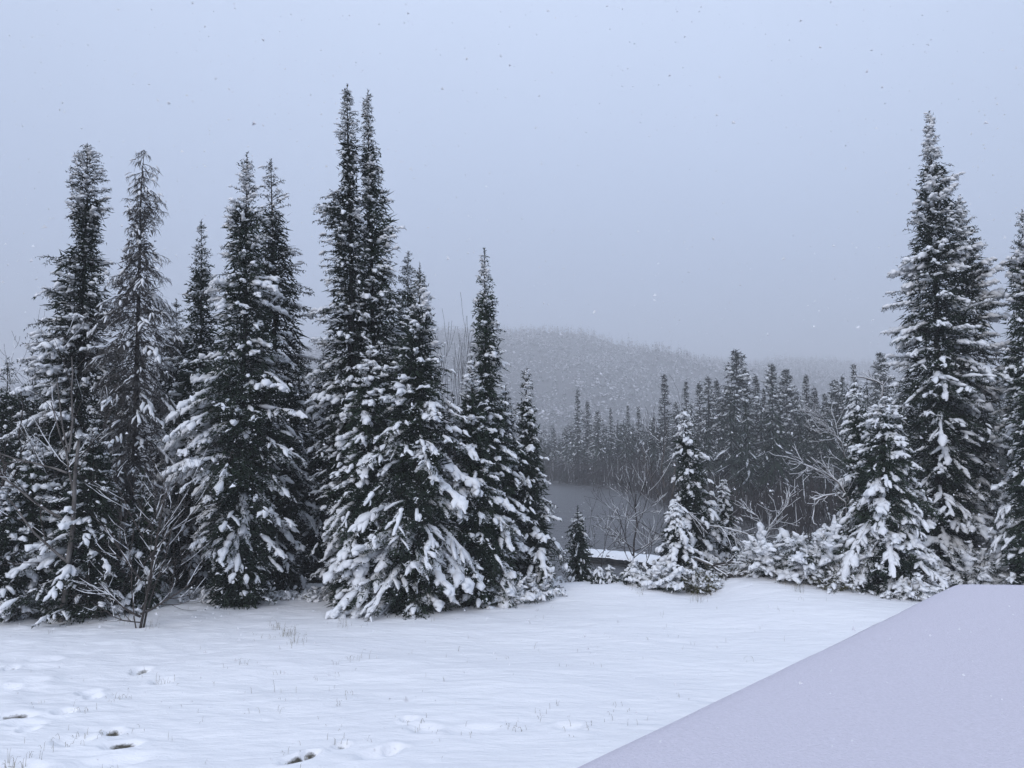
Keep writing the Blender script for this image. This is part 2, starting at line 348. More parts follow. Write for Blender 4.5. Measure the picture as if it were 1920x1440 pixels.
def needles(T, buf, mfrost=1):
    g = T.rng; S = np.concatenate(T.seg); W = np.concatenate(T.sw); ln = np.linalg.norm(S[:, 1] - S[:, 0], axis=1)
    cnt = np.maximum(1, np.round(ln / T.sp + g.random(len(ln)) - .5)).astype(int)
    idx = np.repeat(np.arange(len(S)), cnt); N = len(idx)
    t = g.random(N)[:, None]; p = S[idx, 0] * (1 - t) + S[idx, 1] * t
    ax = nrm(S[idx, 1] - S[idx, 0]); rv = nrm(g.normal(size=(N, 3))); pr = nrm(np.cross(ax, rv))
    pr[:, 2] = pr[:, 2] * (1 - T.hang) - T.hang * 1.2
    d = nrm(ax * g.uniform(.3, 1.3, (N, 1)) + pr * .9 - np.array([0, 0, .12]))
    L = T.nl * g.uniform(.55, 1.4, (N, 1)); sd = nrm(np.cross(d, rv)) * (T.nw * g.uniform(.6, 1.3, (N, 1)) * .5)
    V = np.stack([p - sd, p + sd, p + d * L], 1).reshape(-1, 3); F = np.arange(N * 3).reshape(-1, 3)
    fr = (g.random(N) < (T.frost + W[idx]) * np.clip(1.0 + 1.6 * pr[:, 2], .05, 3))
    buf.add(V, F, fr.astype(int) * mfrost)
    if T.fill is not None:
        c, d = T.fill[:, 0], T.fill[:, 1] - T.fill[:, 0]; n = len(c)
        for k in range(2):
            rv = nrm(g.normal(size=(n, 3))); dd = d + g.normal(0, .05, (n, 3)); sd = nrm(np.cross(dd, rv)) * g.uniform(.012, .03, (n, 1))
            p = c + g.normal(0, .06, (n, 3)); buf.add(np.stack([p - sd, p + sd, p + dd * 1.1], 1).reshape(-1, 3), np.arange(n * 3).reshape(-1, 3), 0)
PROF = np.array([.6, 1.0, .42]); TT = np.array([0, .5, 1.0]); KS = 5
def snow_mesh(T, buf):
    if not T.snow: return
    A, B, C = (np.concatenate([q[k] for q in T.snow]) for k in range(3)); r = np.concatenate([q[3] for q in T.snow])
    small = r < .034 * T.sr
    for q, KS in ((small, 4), (~small, 6)):
        if q.any(): snow_pieces(T.rng, A[q], B[q], C[q], r[q], KS, buf)
def snow_pieces(g, A, B, C, r, KS, buf):
    N = len(r); K = len(TT); t = TT[None, :, None]
    P = A[:, None] * (1 - t) ** 2 + 2 * B[:, None] * t * (1 - t) + C[:, None] * t * t
    D = nrm(np.gradient(P, axis=1)); up = np.array([0, 0, 1.])
    ref = np.where(np.abs(D[..., 2:3]) > .93, np.array([.6, -.8, 0.]), up)
    S = nrm(np.cross(D, ref)); U = np.cross(S, D)
    a = np.arange(KS) * 2 * math.pi / KS
    rad = r[:, None, None] * PROF[None, :, None] * g.uniform(.5, 1.42, (N, K, KS))
    hz = np.clip(1 - np.abs(D[..., 2:3]), .25, 1)
    V = P[:, :, None] + S[:, :, None] * (np.cos(a)[None, None] * rad)[..., None] * 1.15 + U[:, :, None] * ((np.sin(a)[None, None] * .75 + .42 * hz) * rad)[..., None]
    V = np.concatenate([V.reshape(N, K * KS, 3), P[:, :1] - D[:, :1] * r[:, None, None] * .3, P[:, -1:] + D[:, -1:] * r[:, None, None] * .25], 1)
    f = []
    for q in range(K - 1):
        for j in range(KS):
            j2 = (j + 1) % KS; f += [(q * KS + j, q * KS + j2, (q + 1) * KS + j2), (q * KS + j, (q + 1) * KS + j2, (q + 1) * KS + j)]
    for j in range(KS):
        j2 = (j + 1) % KS; f += [(K * KS, j2, j), (K * KS + 1, (K - 1) * KS + j, (K - 1) * KS + j2)]
    f = np.array(f); F = f[None] + (np.arange(N) * V.shape[1])[:, None, None]
    buf.add(V.reshape(-1, 3), F.reshape(-1, 3))

def finish(T, name, label, group, base, trunk, bark=MBK, mats=None, cat='tree', collect=None):
    """Empty at the foot, trunk, crown and snow as parts"""
    root = link(name, None, loc=base); tag(root, label, cat, group)
    off = np.asarray(base, float)
    b = Buf()
    if trunk is not None: tube(b, trunk[0] - off, trunk[1], 8)
    for P, r in T.stems: tube(b, P - off, r, 3)
    link('trunk', b.mesh('trunk', [bark], True), root)
    b = Buf(); needles(T, b); b.V = [v - off for v in b.V]
    link('crown', b.mesh('crown', mats or [MN, MFR]), root)['kind'] = 'stuff'
    b = Buf(); snow_mesh(T, b)
    if not b.empty():
        b.V = [v - off for v in b.V]; link('snow_load', b.mesh('snow_load', [MSN], True), root)['kind'] = 'stuff'
    return root

def conifer(label, D, prof, basex, base_py=None, seed=0, snow=.5, group='snow-laden conifers around the lawn', wh=.27, per=5, pt=(58, 2, -40), curl=-30, name='spruce_tree', bare=0, gaps=.08, snow_top=.8, irregular=.25, fill=1.0, leader=.34, snow_min=.36, mats=None, low=0.0, **k):
    """prof: (row, left extent, right extent, axis column) in photo pixels from the tip down, at distance D"""
    T = Tree(seed, **k); g = T.rng; mpp = D / FPX / math.cos(PITCH)
    tip = at(prof[0][3], prof[0][0], D); bx = at(basex, 900, D)[0]
    bz = gz(bx, D) - .1
    zs = np.array([at(0, p[0], D)[2] for p in prof]); lx = np.array([p[1] * mpp for p in prof]); rx = np.array([p[2] * mpp for p in prof])
    ax = np.array([at(p[3], p[0], D)[0] for p in prof])
    o = np.argsort(zs); zs, lx, rx, ax = zs[o], lx[o], rx[o], ax[o]
    if zs[0] > bz: zs = np.r_[bz, zs]; lx = np.r_[lx[0], lx]; rx = np.r_[rx[0], rx]; ax = np.r_[bx, ax]
    H = tip[2] - bz; yw = g.normal(0, .05, 2)
    axis = lambda z: np.array([np.interp(z, zs, ax), D + yw[0] * math.sin((z - bz) / H * 3), z])
    zt = np.linspace(bz, tip[2], 14); rad = .005 + .0088 * H * (1 - np.linspace(0, 1, 14)) ** .9
    trunk = (np.stack([axis(z) for z in zt]), rad)
    def rr(z, ph):
        l, r = np.interp(z, zs, lx), np.interp(z, zs, rx); c = math.cos(ph)
        return 1.12 * ((l + r) / 2 + (r - l) / 2 * c)
    z = bz + .15 + low * H; ph0 = g.uniform(0, 6.28)
    while z < tip[2] - leader * .5:
        t = (z - bz) / H
        n = per + (g.random() < .5) - (t > .93)
        ph0 += .7; wf = g.uniform(.74, 1.16) if t < .55 else g.uniform(.45, 1.3)
        for q in range(n):
            ph = ph0 + q * 2 * math.pi / n + g.normal(0, .22); zz = z + g.uniform(-.3, .3) * wh * (1 - .5 * t)
            r0 = rr(zz, ph)
            if g.random() < gaps: continue
            p0 = np.interp(t, [0, .55, 1], [pt[2], pt[1], pt[0]]) + g.normal(0, 9)
            cl = curl * g.uniform(.3, 1.5)
            dz = r0 * math.tan(R(np.clip(p0 + cl * .5, -60, 60)))
            r1 = min(rr(np.clip(zz + dz, bz + .05, tip[2]), ph), r0 * 1.12)
            r1 = r1 * min(1.06, wf * (1 + g.normal(0, irregular) * (1 if r0 > .3 else .6)))
            bs = axis(min(max(zz, bz + .05), tip[2]))
            if bs[2] + r1 * math.tan(R(np.clip(p0 + cl * .5, -60, 60))) < bz - .02:
                p0 = max(p0, -14 + g.uniform(0, 16)); cl = -8; r1 *= .92
            L = float(np.clip(r1 / max(.5, math.cos(R(p0 + cl * .5))), .07, 3.0))
            nz = float(vnoise(np.array(ph * 1.1 + 7), np.array(zz * .9), seed))
            sn = snow * (snow_top + (1 - snow_top) * min(1, 2.2 * (1 - t))) * np.clip(nz * 4.0 - 1.4, 0, 1.6) * g.uniform(.5, 1.25)
            sn = max(sn, snow_min * g.uniform(.3, 1.5) * (1 if t < .85 else snow_top))
            branch(T, bs, ph, R(p0), R(p0 + cl), L, min(sn, 1.15))
        z += wh * (1 - .62 * t) * g.uniform(.75, 1.25)
    # leader
    T.seg.append(np.stack([np.stack([axis(tip[2] - leader)]), np.stack([axis(tip[2])])], 1)); T.sw.append(np.zeros(1)); T.seg += [T.seg[-1]] * 2; T.sw += [np.zeros(1)] * 2
    # inner dark foliage
    nf = int(4500 * H / 10 * fill)
    if nf:
        zf = bz + .1 + (H * .9 - .4) * g.random(nf) ** 1.3; pf = g.uniform(0, 6.28, nf); u = g.random(nf) ** .8 * .6
        rf = ((np.interp(zf, zs, lx) + np.interp(zf, zs, rx)) / 2 + (np.interp(zf, zs, rx) - np.interp(zf, zs, lx)) / 2 * np.cos(pf)) * u
        c = np.stack([np.interp(zf, zs, ax) + rf * np.cos(pf), D + rf * np.sin(pf), zf], 1)
        d = nrm(np.stack([np.cos(pf), np.sin(pf), g.uniform(-1.2, .3, nf)], 1)) * g.uniform(.08, .22, (nf, 1)) * np.clip(rf / u / .7, .25, 1)[:, None]
        T.fill = np.stack([c, c + d], 1)
    base = np.array([bx, D, bz])
    return finish(T, name, label, group, base, trunk, mats=mats)

# ------------------------------------------------------------------ the conifers round the lawn, left to right
C = conifer
C('snowy spruce cut off by the left picture edge, short feathery top', 18.6, [(672, 0, 0, 15), (760, 45, 45, 12), (900, 75, 70, 5), (1130, 90, 85, 0)], 0, seed=1, snow=.75, wh=.33)
C('tall spruce with rounded club-shaped double top, near the left edge', 17.8,
  [(268, 3, 8, 164), (285, 14, 22, 164), (330, 30, 32, 163), (420, 33, 38, 163), (445, 24, 28, 163), (462, 24, 30, 160), (490, 75, 45, 158), (520, 55, 50, 157), (590, 92, 60, 155), (640, 80, 62, 150), (800, 110, 70, 145), (1000, 125, 80, 140), (1135, 110, 90, 138)], 138, seed=2, snow=.6, wh=.2, pt=(45, 5, -25), leader=.12, irregular=.2)
C('half-bare grey spruce with drooping lichen-hung limbs and nodding tip', 16.9,
  [(281, 2, 4, 270), (300, 25, 22, 266), (335, 30, 28, 264), (380, 28, 50, 262), (430, 18, 26, 260), (500, 40, 50, 258), (560, 65, 50, 256), (620, 85, 75, 254), (700, 80, 60, 252), (850, 75, 60, 250), (1100, 60, 50, 248)], 248, seed=3, snow=.4, snow_min=.5, wh=.33, per=5, pt=(-6, -12, -30), curl=-36, leader=.08, irregular=.45, fill=.35, gaps=.12, frost=.3, hang=.75, nl=.13, nw=.012, sp=.033, sr=.65, twr=.0045, dens=.9, tw=.46, mats=[MNL, MFR])
C('snow-laden young spruce in the front left behind the bare shrub', 15.6, [(770, 0, 0, 178), (830, 28, 28, 176), (920, 62, 55, 174), (1020, 95, 62, 170), (1130, 120, 75, 165)], 163, seed=4, snow=1.0, wh=.27, pt=(50, 0, -30), sr=1.1)
C('snowy young spruce in the lower left, left of the grey birch', 15.9, [(806, 0, 0, 62), (860, 24, 24, 62), (950, 48, 46, 62), (1050, 62, 60, 62), (1140, 70, 66, 62)], 62, seed=51, snow=1.0, snow_min=.4, wh=.26, sr=1.1)
C('small snowy spruce in the lower left corner against the picture edge', 15.4, [(900, 0, 0, 8), (950, 24, 24, 8), (1040, 46, 46, 8), (1150, 58, 56, 8)], 8, seed=52, snow=1.0, snow_min=.4, wh=.22, sr=1.1)
C('short dark spruce behind the bare shrub on the lawn', 16.3, [(880, 0, 0, 268), (930, 18, 18, 268), (1020, 36, 36, 268), (1130, 48, 48, 268)], 268, seed=53, snow=.6, wh=.24)
C('slender pointed spruce left of the snowy twin-spired pair', 18.9, [(412, 0, 0, 378), (450, 9, 9, 378), (520, 22, 22, 378), (545, 34, 25, 378), (640, 38, 38, 378), (720, 62, 45, 376), (850, 75, 60, 374), (1120, 80, 70, 372)], 372, seed=5, snow=.8, snow_top=.4, wh=.28)
C('dense spruce with big snow pillows, left of a close pair', 16.7, [(286, 0, 0, 463), (310, 14, 13, 463), (360, 26, 24, 462), (430, 38, 40, 460), (520, 50, 55, 460), (600, 70, 68, 458), (700, 95, 98, 455), (800, 120, 118, 452), (900, 110, 110, 450), (1000, 88, 95, 448), (1120, 60, 72, 446)], 446, seed=6, snow=.95, snow_top=.8, wh=.25, sr=1.1)
C('thinner dark spruce standing behind right of the pillowed one', 18.3, [(298, 0, 0, 508), (320, 13, 13, 508), (400, 30, 34, 510), (450, 30, 36, 512), (520, 42, 55, 514), (590, 55, 68, 515), (680, 65, 80, 516), (800, 75, 85, 516), (1110, 70, 70, 516)], 516, seed=7, snow=.4, wh=.29, gaps=.18, irregular=.3, pt=(45, -4, -22))
C('tallest dark spruce with slim column top, left of the twin spires', 17.6, [(157, 0, 0, 651), (175, 7, 7, 651), (225, 13, 20, 652), (232, 23, 22, 652), (300, 16, 20, 654), (350, 14, 16, 656), (365, 40, 22, 656), (420, 66, 20, 658), (440, 48, 30, 658), (520, 50, 34, 660), (600, 62, 34, 660), (660, 70, 40, 660), (900, 70, 50, 660), (1120, 62, 50, 660)], 660, seed=8, snow=.6, wh=.2, pt=(40, 8, -20), snow_top=.75, gaps=.14, irregular=.3)
C('second tallest spruce, pencil-thin top, right of the twin spires', 17.9, [(170, 0, 0, 690), (190, 7, 6, 690), (270, 11, 12, 691), (310, 14, 28, 692), (330, 12, 24, 694), (370, 16, 52, 694), (390, 14, 38, 695), (415, 18, 60, 696), (480, 22, 50, 697), (560, 40, 62, 698), (640, 50, 75, 700), (900, 60, 80, 700), (1120, 60, 70, 700)], 700, seed=9, snow=.55, wh=.2, pt=(40, 10, -20), snow_top=.75, gaps=.14, irregular=.3)
C('narrow spruce tip showing between the twin spires and the laden one', 18.8, [(470, 0, 0, 765), (500, 11, 11, 765), (560, 20, 22, 765), (660, 38, 38, 764), (900, 55, 50, 762), (1110, 55, 55, 760)], 760, seed=10, snow=.55, wh=.3)
C('middle-sized snow-draped spruce tucked left of the big laden front one', 16.4, [(632, 0, 0, 694), (670, 22, 18, 694), (760, 42, 40, 692), (850, 52, 50, 690), (960, 62, 55, 686), (1060, 72, 60, 682), (1128, 80, 62, 680)], 680, seed=11, snow=1.1, snow_top=.8, wh=.25, sr=1.1, pt=(45, -12, -48), snow_min=.4)
C('broad front spruce bent under thick snow pads, widest at its foot', 16.2, [(493, 0, 0, 787), (540, 12, 12, 787), (590, 26, 26, 787), (680, 50, 52, 786), (780, 72, 80, 784), (880, 92, 95, 782), (980, 108, 98, 780), (1080, 128, 104, 778), (1135, 135, 100, 776)], 776, seed=12, snow=1.1, snow_top=.8, wh=.24, sr=1.12, pt=(58, -4, -44))
C('slim spruce spire with tufted top right of the laden front one', 17.3, [(466, 0, 0, 908), (495, 8, 8, 908), (560, 18, 19, 909), (620, 24, 30, 910), (680, 26, 38, 911), (700, 32, 36, 911), (800, 52, 52, 912), (900, 62, 70, 914), (1000, 68, 78, 916), (1110, 65, 80, 916)], 916, seed=13, snow=.85, snow_top=.6, wh=.25, sr=1.0)
C('short spruce half hidden in front of the slim tufted spire', 16.6, [(668, 0, 0, 884), (710, 16, 16, 884), (800, 34, 36, 886), (900, 46, 55, 888), (1000, 50, 66, 892), (1120, 48, 72, 894)], 894, seed=14, snow=.9, snow_top=.7, wh=.26, sr=1.15)
C('small crooked spruce between slim spire and the outer pointed one', 18.2, [(722, 0, 0, 948), (770, 18, 16, 948), (860, 34, 30, 950), (960, 42, 40, 952), (1100, 45, 45, 954)], 954, seed=15, snow=.8, wh=.28)
C('pointed spruce at the right end of the left tree group', 17.9, [(690, 0, 0, 987), (720, 8, 8, 987), (780, 17, 18, 987), (870, 30, 36, 990), (960, 36, 48, 993), (1050, 42, 58, 996), (1102, 42, 60, 997)], 996, seed=16, snow=.85, snow_top=.6, wh=.25, sr=1.0)
G2 = 'small conifers along the lawn edge'
C('small dark pointed spruce sapling by the left end of the log crib', 19.2, [(948, 0, 0, 1083), (975, 9, 9, 1083), (1010, 17, 18, 1084), (1050, 24, 26, 1085), (1095, 26, 30, 1086)], 1086, seed=17, snow=.5, wh=.16, group=G2, nl=.05, name='spruce_sapling')
C('tiny hooded spruce sapling left of the water gap', 18.5, [(1064, 3, 3, 1122), (1080, 10, 10, 1122), (1104, 13, 13, 1122)], 1122, seed=18, snow_min=.8, snow=1.1, snow_top=1, wh=.1, group=G2, nl=.045, pt=(10, -30, -50), name='spruce_sapling', leader=.05)
C('tiny rounded spruce sapling right of the hooded one', 18.7, [(1062, 3, 3, 1143), (1080, 11, 12, 1144), (1106, 14, 15, 1145)], 1145, seed=19, snow_min=.8, snow=1.1, snow_top=1, wh=.1, group=G2, nl=.045, pt=(10, -30, -50), name='spruce_sapling', leader=.05)
C('small twin-humped spruce sapling at the right of the water gap', 18.4, [(1045, 2, 2, 1187), (1070, 14, 14, 1187), (1108, 22, 20, 1187)], 1187, seed=20, snow_min=.8, snow=1.0, snow_top=1, wh=.1, group=G2, nl=.045, pt=(10, -30, -50), name='spruce_sapling', leader=.05)
C('lone leaning mid-height spruce with stooped snowy tip before the lake', 20.5, [(768, 2, 2, 1284), (790, 14, 14, 1284), (815, 20, 18, 1285), (850, 22, 30, 1288), (900, 24, 42, 1292), (950, 30, 52, 1296), (1000, 38, 50, 1298), (1060, 50, 50, 1296), (1110, 52, 50, 1292)], 1290, seed=21, snow=1.05, snow_min=.75, snow_top=.9, wh=.25, sr=1.15, pt=(10, -15, -38), curl=-35, leader=.06)
C('stubby snow-caked spruce just left of the lone leaning one', 18.8, [(944, 4, 4, 1265), (970, 20, 20, 1266), (1010, 30, 32, 1268), (1060, 40, 42, 1270), (1108, 46, 46, 1272)], 1272, seed=22, snow=1.25, snow_min=.6, snow_top=1, wh=.16, group=G2, pt=(20, -20, -45), curl=-40, leader=.05, sr=1.1)
C('small drooping spruce tip right of the lone leaning one', 21.5, [(900, 2, 2, 1357), (930, 13, 14, 1357), (970, 18, 24, 1358), (1060, 24, 28, 1360)], 1360, seed=23, snow=.9, snow_min=.6, snow_top=.9, wh=.2, group=G2, pt=(10, -20, -40), leader=.06)
C('wide weeping spruce bowed by snow, left of the tall right one', 17.6, [(745, 4, 4, 1662), (775, 30, 26, 1661), (830, 50, 48, 1660), (900, 66, 70, 1660), (980, 74, 78, 1660), (1060, 80, 86, 1660), (1098, 82, 88, 1660)], 1660, seed=24, snow=1.1, snow_min=.5, snow_top=1, wh=.19, pt=(30, -18, -48), curl=-34, leader=.06, nl=.065, sr=.95)
C('thin stooping spruce top left behind the weeping one', 18.9, [(715, 3, 3, 1606), (745, 14, 14, 1606), (800, 22, 22, 1608), (880, 34, 30, 1610), (1000, 40, 36, 1612), (1090, 40, 36, 1612)], 1612, seed=25, snow=.95, snow_min=.5, snow_top=.9, wh=.24, pt=(15, -12, -38), curl=-40, leader=.06)
C('tall full spruce at the right, tapering to a needle-thin tip', 19.6, [(208, 0, 0, 1741), (240, 9, 9, 1742), (300, 18, 18, 1744), (325, 20, 42, 1745), (370, 30, 50, 1747), (470, 54, 66, 1750), (580, 92, 78, 1752), (640, 82, 86, 1753), (760, 92, 100, 1755), (900, 80, 105, 1758), (1090, 70, 100, 1760)], 1760, seed=26, snow_min=.45, snow=1.2, snow_top=.8, wh=.27, sr=1.1, pt=(52, -4, -40), curl=-18, irregular=.3)
C('second right-hand spruce leaning out behind the tall full one', 20.6, [(365, 3, 3, 1800), (400, 16, 18, 1802), (440, 18, 34, 1804), (520, 30, 60, 1806), (620, 45, 72, 1808), (800, 60, 78, 1810), (1090, 60, 75, 1812)], 1812, seed=27, snow=1.15, snow_top=.7, wh=.27, sr=1.2, irregular=.3)
C('narrow-tipped spruce at the right picture edge', 19.2, [(392, 0, 0, 1916), (430, 10, 10, 1916), (490, 32, 24, 1918), (560, 34, 34, 1920), (700, 52, 60, 1924), (900, 48, 85, 1930), (1080, 52, 90, 1930)], 1930, seed=28, snow=.95, snow_top=.8, wh=.28, sr=1.2)
C('thick-snowed low spruce entering from the right edge', 17.2, [(640, 4, 4, 1945), (720, 42, 42, 1945), (820, 60, 60, 1945), (920, 66, 66, 1945), (1090, 68, 70, 1945)], 1945, seed=29, snow=1.2, snow_top=.8, wh=.27, sr=1.15, pt=(30, -8, -35))
C('dark spruce filling the gap behind the slender pointed one', 20.4, [(560, 2, 2, 330), (620, 30, 26, 330), (760, 60, 55, 328), (1110, 80, 70, 326)], 326, seed=30, snow=.6, wh=.36)
C('dark spruce filling the gap behind the tallest pair', 20.6, [(655, 2, 2, 606), (720, 25, 26, 606), (860, 55, 55, 606), (1110, 75, 70, 606)], 606, seed=31, snow=.35, wh=.36)
C('dark background spruce left of the club-topped one', 20.2, [(660, 2, 2, 60), (720, 30, 30, 60), (860, 62, 60, 60), (1120, 80, 75, 60)], 60, seed=32, snow=.6, wh=.36)

for q, (px, top, lab) in enumerate([(110, 700, 'dim background spruce between the left birch and the half-bare spruce'), (222, 640, 'dim background spruce behind the half-bare spruce trunk'), (415, 640, 'dim background spruce behind the pillowed spruce, left side'), (560, 660, 'dim background spruce right behind the pillowed pair'), (735, 640, 'dim background spruce behind the broad front spruce'), (850, 740, 'dim background spruce below the fine-twigged birch')]):
    C(lab, 20.9 + .3 * (q % 3), [(top, 2, 2, px), (top + 70, 26, 26, px), (top + 200, 58, 58, px), (1110, 78, 78, px)], px, seed=40 + q, snow=.4, wh=.42, sp=.05, nl=.1, nw=.035, group='dim spruces deep in the left tree group')
# ------------------------------------------------------------------ rounded bushes
def bush(label, D, px, top, wpx, seed, snow=1.0, n=46, name='snowy_bush', group='rounded bushes along the lawn edge', mats=None, cat='bush', **k):
    k.setdefault('nl', .055); k.setdefault('sr', 1.05)
    T = Tree(seed, **k); g = T.rng; mpp = D / FPX
    bx = at(px, 1000, D)[0]; bz = gz(bx, D) - .05; H = at(px, top, D)[2] - bz; W = wpx * mpp
    for q in range(n):
        ph = g.uniform(0, 6.28); u = g.random() ** .6
        p0 = R(88 - 62 * u + g.normal(0, 5)); L = math.hypot(H * 1.05 * (1 - .35 * u), W * .75 * u) * g.uniform(.75, 1.12)
        st = np.array([bx + g.normal(0, W * .22), D + g.normal(0, W * .22), bz])
        branch(T, st, ph, p0, p0 - R(25 + 42 * u), L, min(1.2, snow * g.uniform(.4, 1.3)), thick=.008)
    return finish(T, name, label, group, np.array([bx, D, bz]), None, bark=MTW, mats=mats, cat=cat)
bush('round snow-heaped bush, leftmost of the two beside the weeping spruce', 18.4, 1450, 985, 46, 101, snow=1.2, n=60)
bush('round snow-heaped bush touching the weeping spruce', 18.0, 1535, 962, 50, 102, snow=1.15, n=64)
bush('grey snow-flecked bush under the tall right spruce', 18.2, 1820, 1005, 48, 103, snow=1.0, n=54)
bush('smaller snow-flecked bush by the right picture edge', 18.0, 1895, 1020, 40, 104, snow=.9, n=44)
bush('low snowy bush at the foot of the weeping spruce, by the slab corner', 16.9, 1700, 1072, 60, 105, snow=1.3, n=40)
bush('bulging snow-capped bush left of the stubby snow-caked spruce', 18.2, 1228, 1040, 38, 106, snow=1.3, n=44)
bush('tawny-leaved half-snowed bush beneath the fallen birch limb', 18.9, 1362, 1045, 48, 107, snow=.45, n=50, mats=[MLF, MFR], nl=.07)
bush('snowy reed-like tuft at the foot of the lone leaning spruce', 18.0, 1318, 1060, 34, 108, snow=.7, n=40, mats=[MLF, MFR], nl=.08)
bush('brown-leaved bush between round bush and weeping spruce foot', 17.5, 1560, 1050, 44, 109, snow=.6, n=44, mats=[MLF, MFR], nl=.06)
bush('snow-mounded shrub below the pointed spruce of the left group', 17.4, 1010, 1060, 46, 110, snow=1.2, n=44)
bush('frosted shrub between the slim spire foot and the lawn', 16.9, 950, 1062, 44, 111, snow=1.25, n=44)
bush('twiggy frosted shrub in the lower left corner of the trees', 15.6, 40, 1085, 60, 112, snow=.8, n=46, mats=[MTW, MFR])

# snowy undergrowth heaped along the whole lawn edge (nobody could count it)
T = Tree(77, nl=.05, sr=1.0, frost=.25); g = T.rng
EDGE = [(-60, 1150), (150, 1140), (330, 1128), (420, 1125), (600, 1124), (800, 1128), (900, 1116), (1000, 1102), (1100, 1096), (1230, 1104), (1310, 1112), (1400, 1096), (1480, 1092), (1600, 1096), (1720, 1098), (1990, 1098)]
for q in range(430):
    px = g.uniform(-60, 1990)
    if 160 < px < 330 and g.random() < .6: continue
    if 1105 < px < 1180 and g.random() < .75: continue
    py = np.interp(px, [a for a, _ in EDGE], [b_ for _, b_ in EDGE])
    p = on_level(px, py, 0); D = p[1] + abs(g.normal(0, .35)) - .05; x = p[0] * D / p[1]; z = gz(x, D) - .03
    hh = g.uniform(.1, .34) * (1.4 if 880 < px < 1450 else 1)
    for k in range(3):
        u = g.uniform(.2, 1); p0 = R(85 - 50 * u)
        branch(T, np.array([x + g.normal(0, .05), D + g.normal(0, .05), z]), g.uniform(0, 6.28), p0, p0 - R(70 + 50 * u), hh * g.uniform(.7, 1.3), g.uniform(.4, 1.25), thick=.005)
root = link('snowy_undergrowth', None); tag(root, 'snow-bent undergrowth heaped along the edge of the lawn', 'undergrowth', kind='stuff')
b = Buf(); needles(T, b); link('leaves', b.mesh('leaves', [MLF, MFR]), root)['kind'] = 'stuff'
b = Buf(); snow_mesh(T, b); link('snow_load', b.mesh('snow_load', [MSN], True), root)['kind'] = 'stuff'

# ------------------------------------------------------------------ bare broadleaf trees
def grow(g, p, d, L, r, depth, outp, spread=.6, up=.12, kids=(3, 5), wig=.16):
    n = 7; P = [np.array(p, float)]; d = np.array(d, float)
    for k in range(n - 1):
        d = nrm(d + g.normal(0, wig, 3) + np.array([0, 0, up])); P.append(P[-1] + d * L / (n - 1))
    P = np.array(P); rad = np.linspace(r, r * .45, n); outp.append((P, rad))
    if depth <= 0: return
    for k in range(g.integers(*kids)):
        t = g.uniform(.3, 1.0); i0 = min(n - 2, int(t * (n - 1))); q = P[i0]; dd = nrm(P[i0 + 1] - P[i0])
        v = nrm(np.cross(dd, nrm(g.normal(size=3))))
        grow(g, q, nrm(dd * math.cos(spread) + v * math.sin(spread)), L * g.uniform(.45, .75), max(.0035, rad[i0] * .6), depth - 1, outp, spread, up, kids, wig)
def bare(label, base, limbs, seed, snow=.8, mat=MTW, depth=3, group='leafless trees and shrubs', name='bare_tree', kids=(3, 6), spread=.65, up=.1, wig=.14, cat='tree', minr=.0032):
    """limbs: (start offset, direction, length, radius)"""
    g = np.random.default_rng(seed); outp = []
    for p, d, L, r in limbs: grow(g, np.array(base) + np.array(p), nrm(np.array(d, float)), L, r, depth, outp, spread, up, kids, wig)
    root = link(name, None, loc=base); tag(root, label, cat, group)
    wb, sb = Buf(), Buf(); off = np.array(base, float); tw = Buf()
    for k, (P, r) in enumerate(outp):
        r = np.maximum(r, minr); big = r[0] > .018
        tube(wb if big else tw, P - off, r, 6 if big else 3)
        d = nrm(np.gradient(P, axis=0)); flatn = np.mean(1 - np.abs(d[:, 2]))
        if flatn > .12 and g.random() < snow:
            a, c = sorted(g.choice(len(P), 2, replace=False)); c = max(c, a + 2)
            seg = slice(0 if g.random() < .6 else a, c + 1)
            rs = (r[seg] * .6 + .0045) * g.uniform(.4, 1.35, len(r[seg])); rs[-1] *= .3
            tube(sb, P[seg] - off + np.array([0, 0, 1]) * (r[seg] * .7 + .002)[:, None], rs, 5, flat=.8)
    if not wb.empty(): link('trunk', wb.mesh('trunk', [mat], True), root)
    if not tw.empty(): link('twigs', tw.mesh('twigs', [MTW]), root)['kind'] = 'stuff'
    if not sb.empty(): link('snow_load', sb.mesh('snow_load', [MSN], True), root)['kind'] = 'stuff'
    return root
def foot(px, D):
    x = at(px, 1000, D)[0]; return np.array([x, D, gz(x, D) - .05])
p = foot(270, 14.6)
bare('leafless many-stemmed shrub standing on the lawn at the front left', p, [((0, 0, 0), (.02, 0, 1), 2.6, .026), ((.05, .02, 0), (.12, .1, 1), 1.9, .02), ((-.06, .0, 0), (-.12, .0, 1), 1.5, .016), ((0, 0, .25), (-1, -.1, .35), 1.1, .022), ((0, 0, .3), (1, .1, .35), 1.1, .024), ((0, 0, .15), (-1, -.2, .08), .95, .014), ((0, .02, .9), (-.8, 0, .7), 1.2, .02), ((0, .02, 1.2), (.75, 0, .75), 1.2, .02), ((0, 0, .4), (.5, -.4, .6), .9, .016), ((0, 0, 1.7), (-.6, .1, .8), 1.2, .015), ((0, 0, 1.8), (.6, .1, .8), 1.2, .015)], 201, snow=.5, depth=2, name='bare_shrub', kids=(4, 7), up=.08, wig=.08, cat='shrub')
p = foot(122, 15.2)
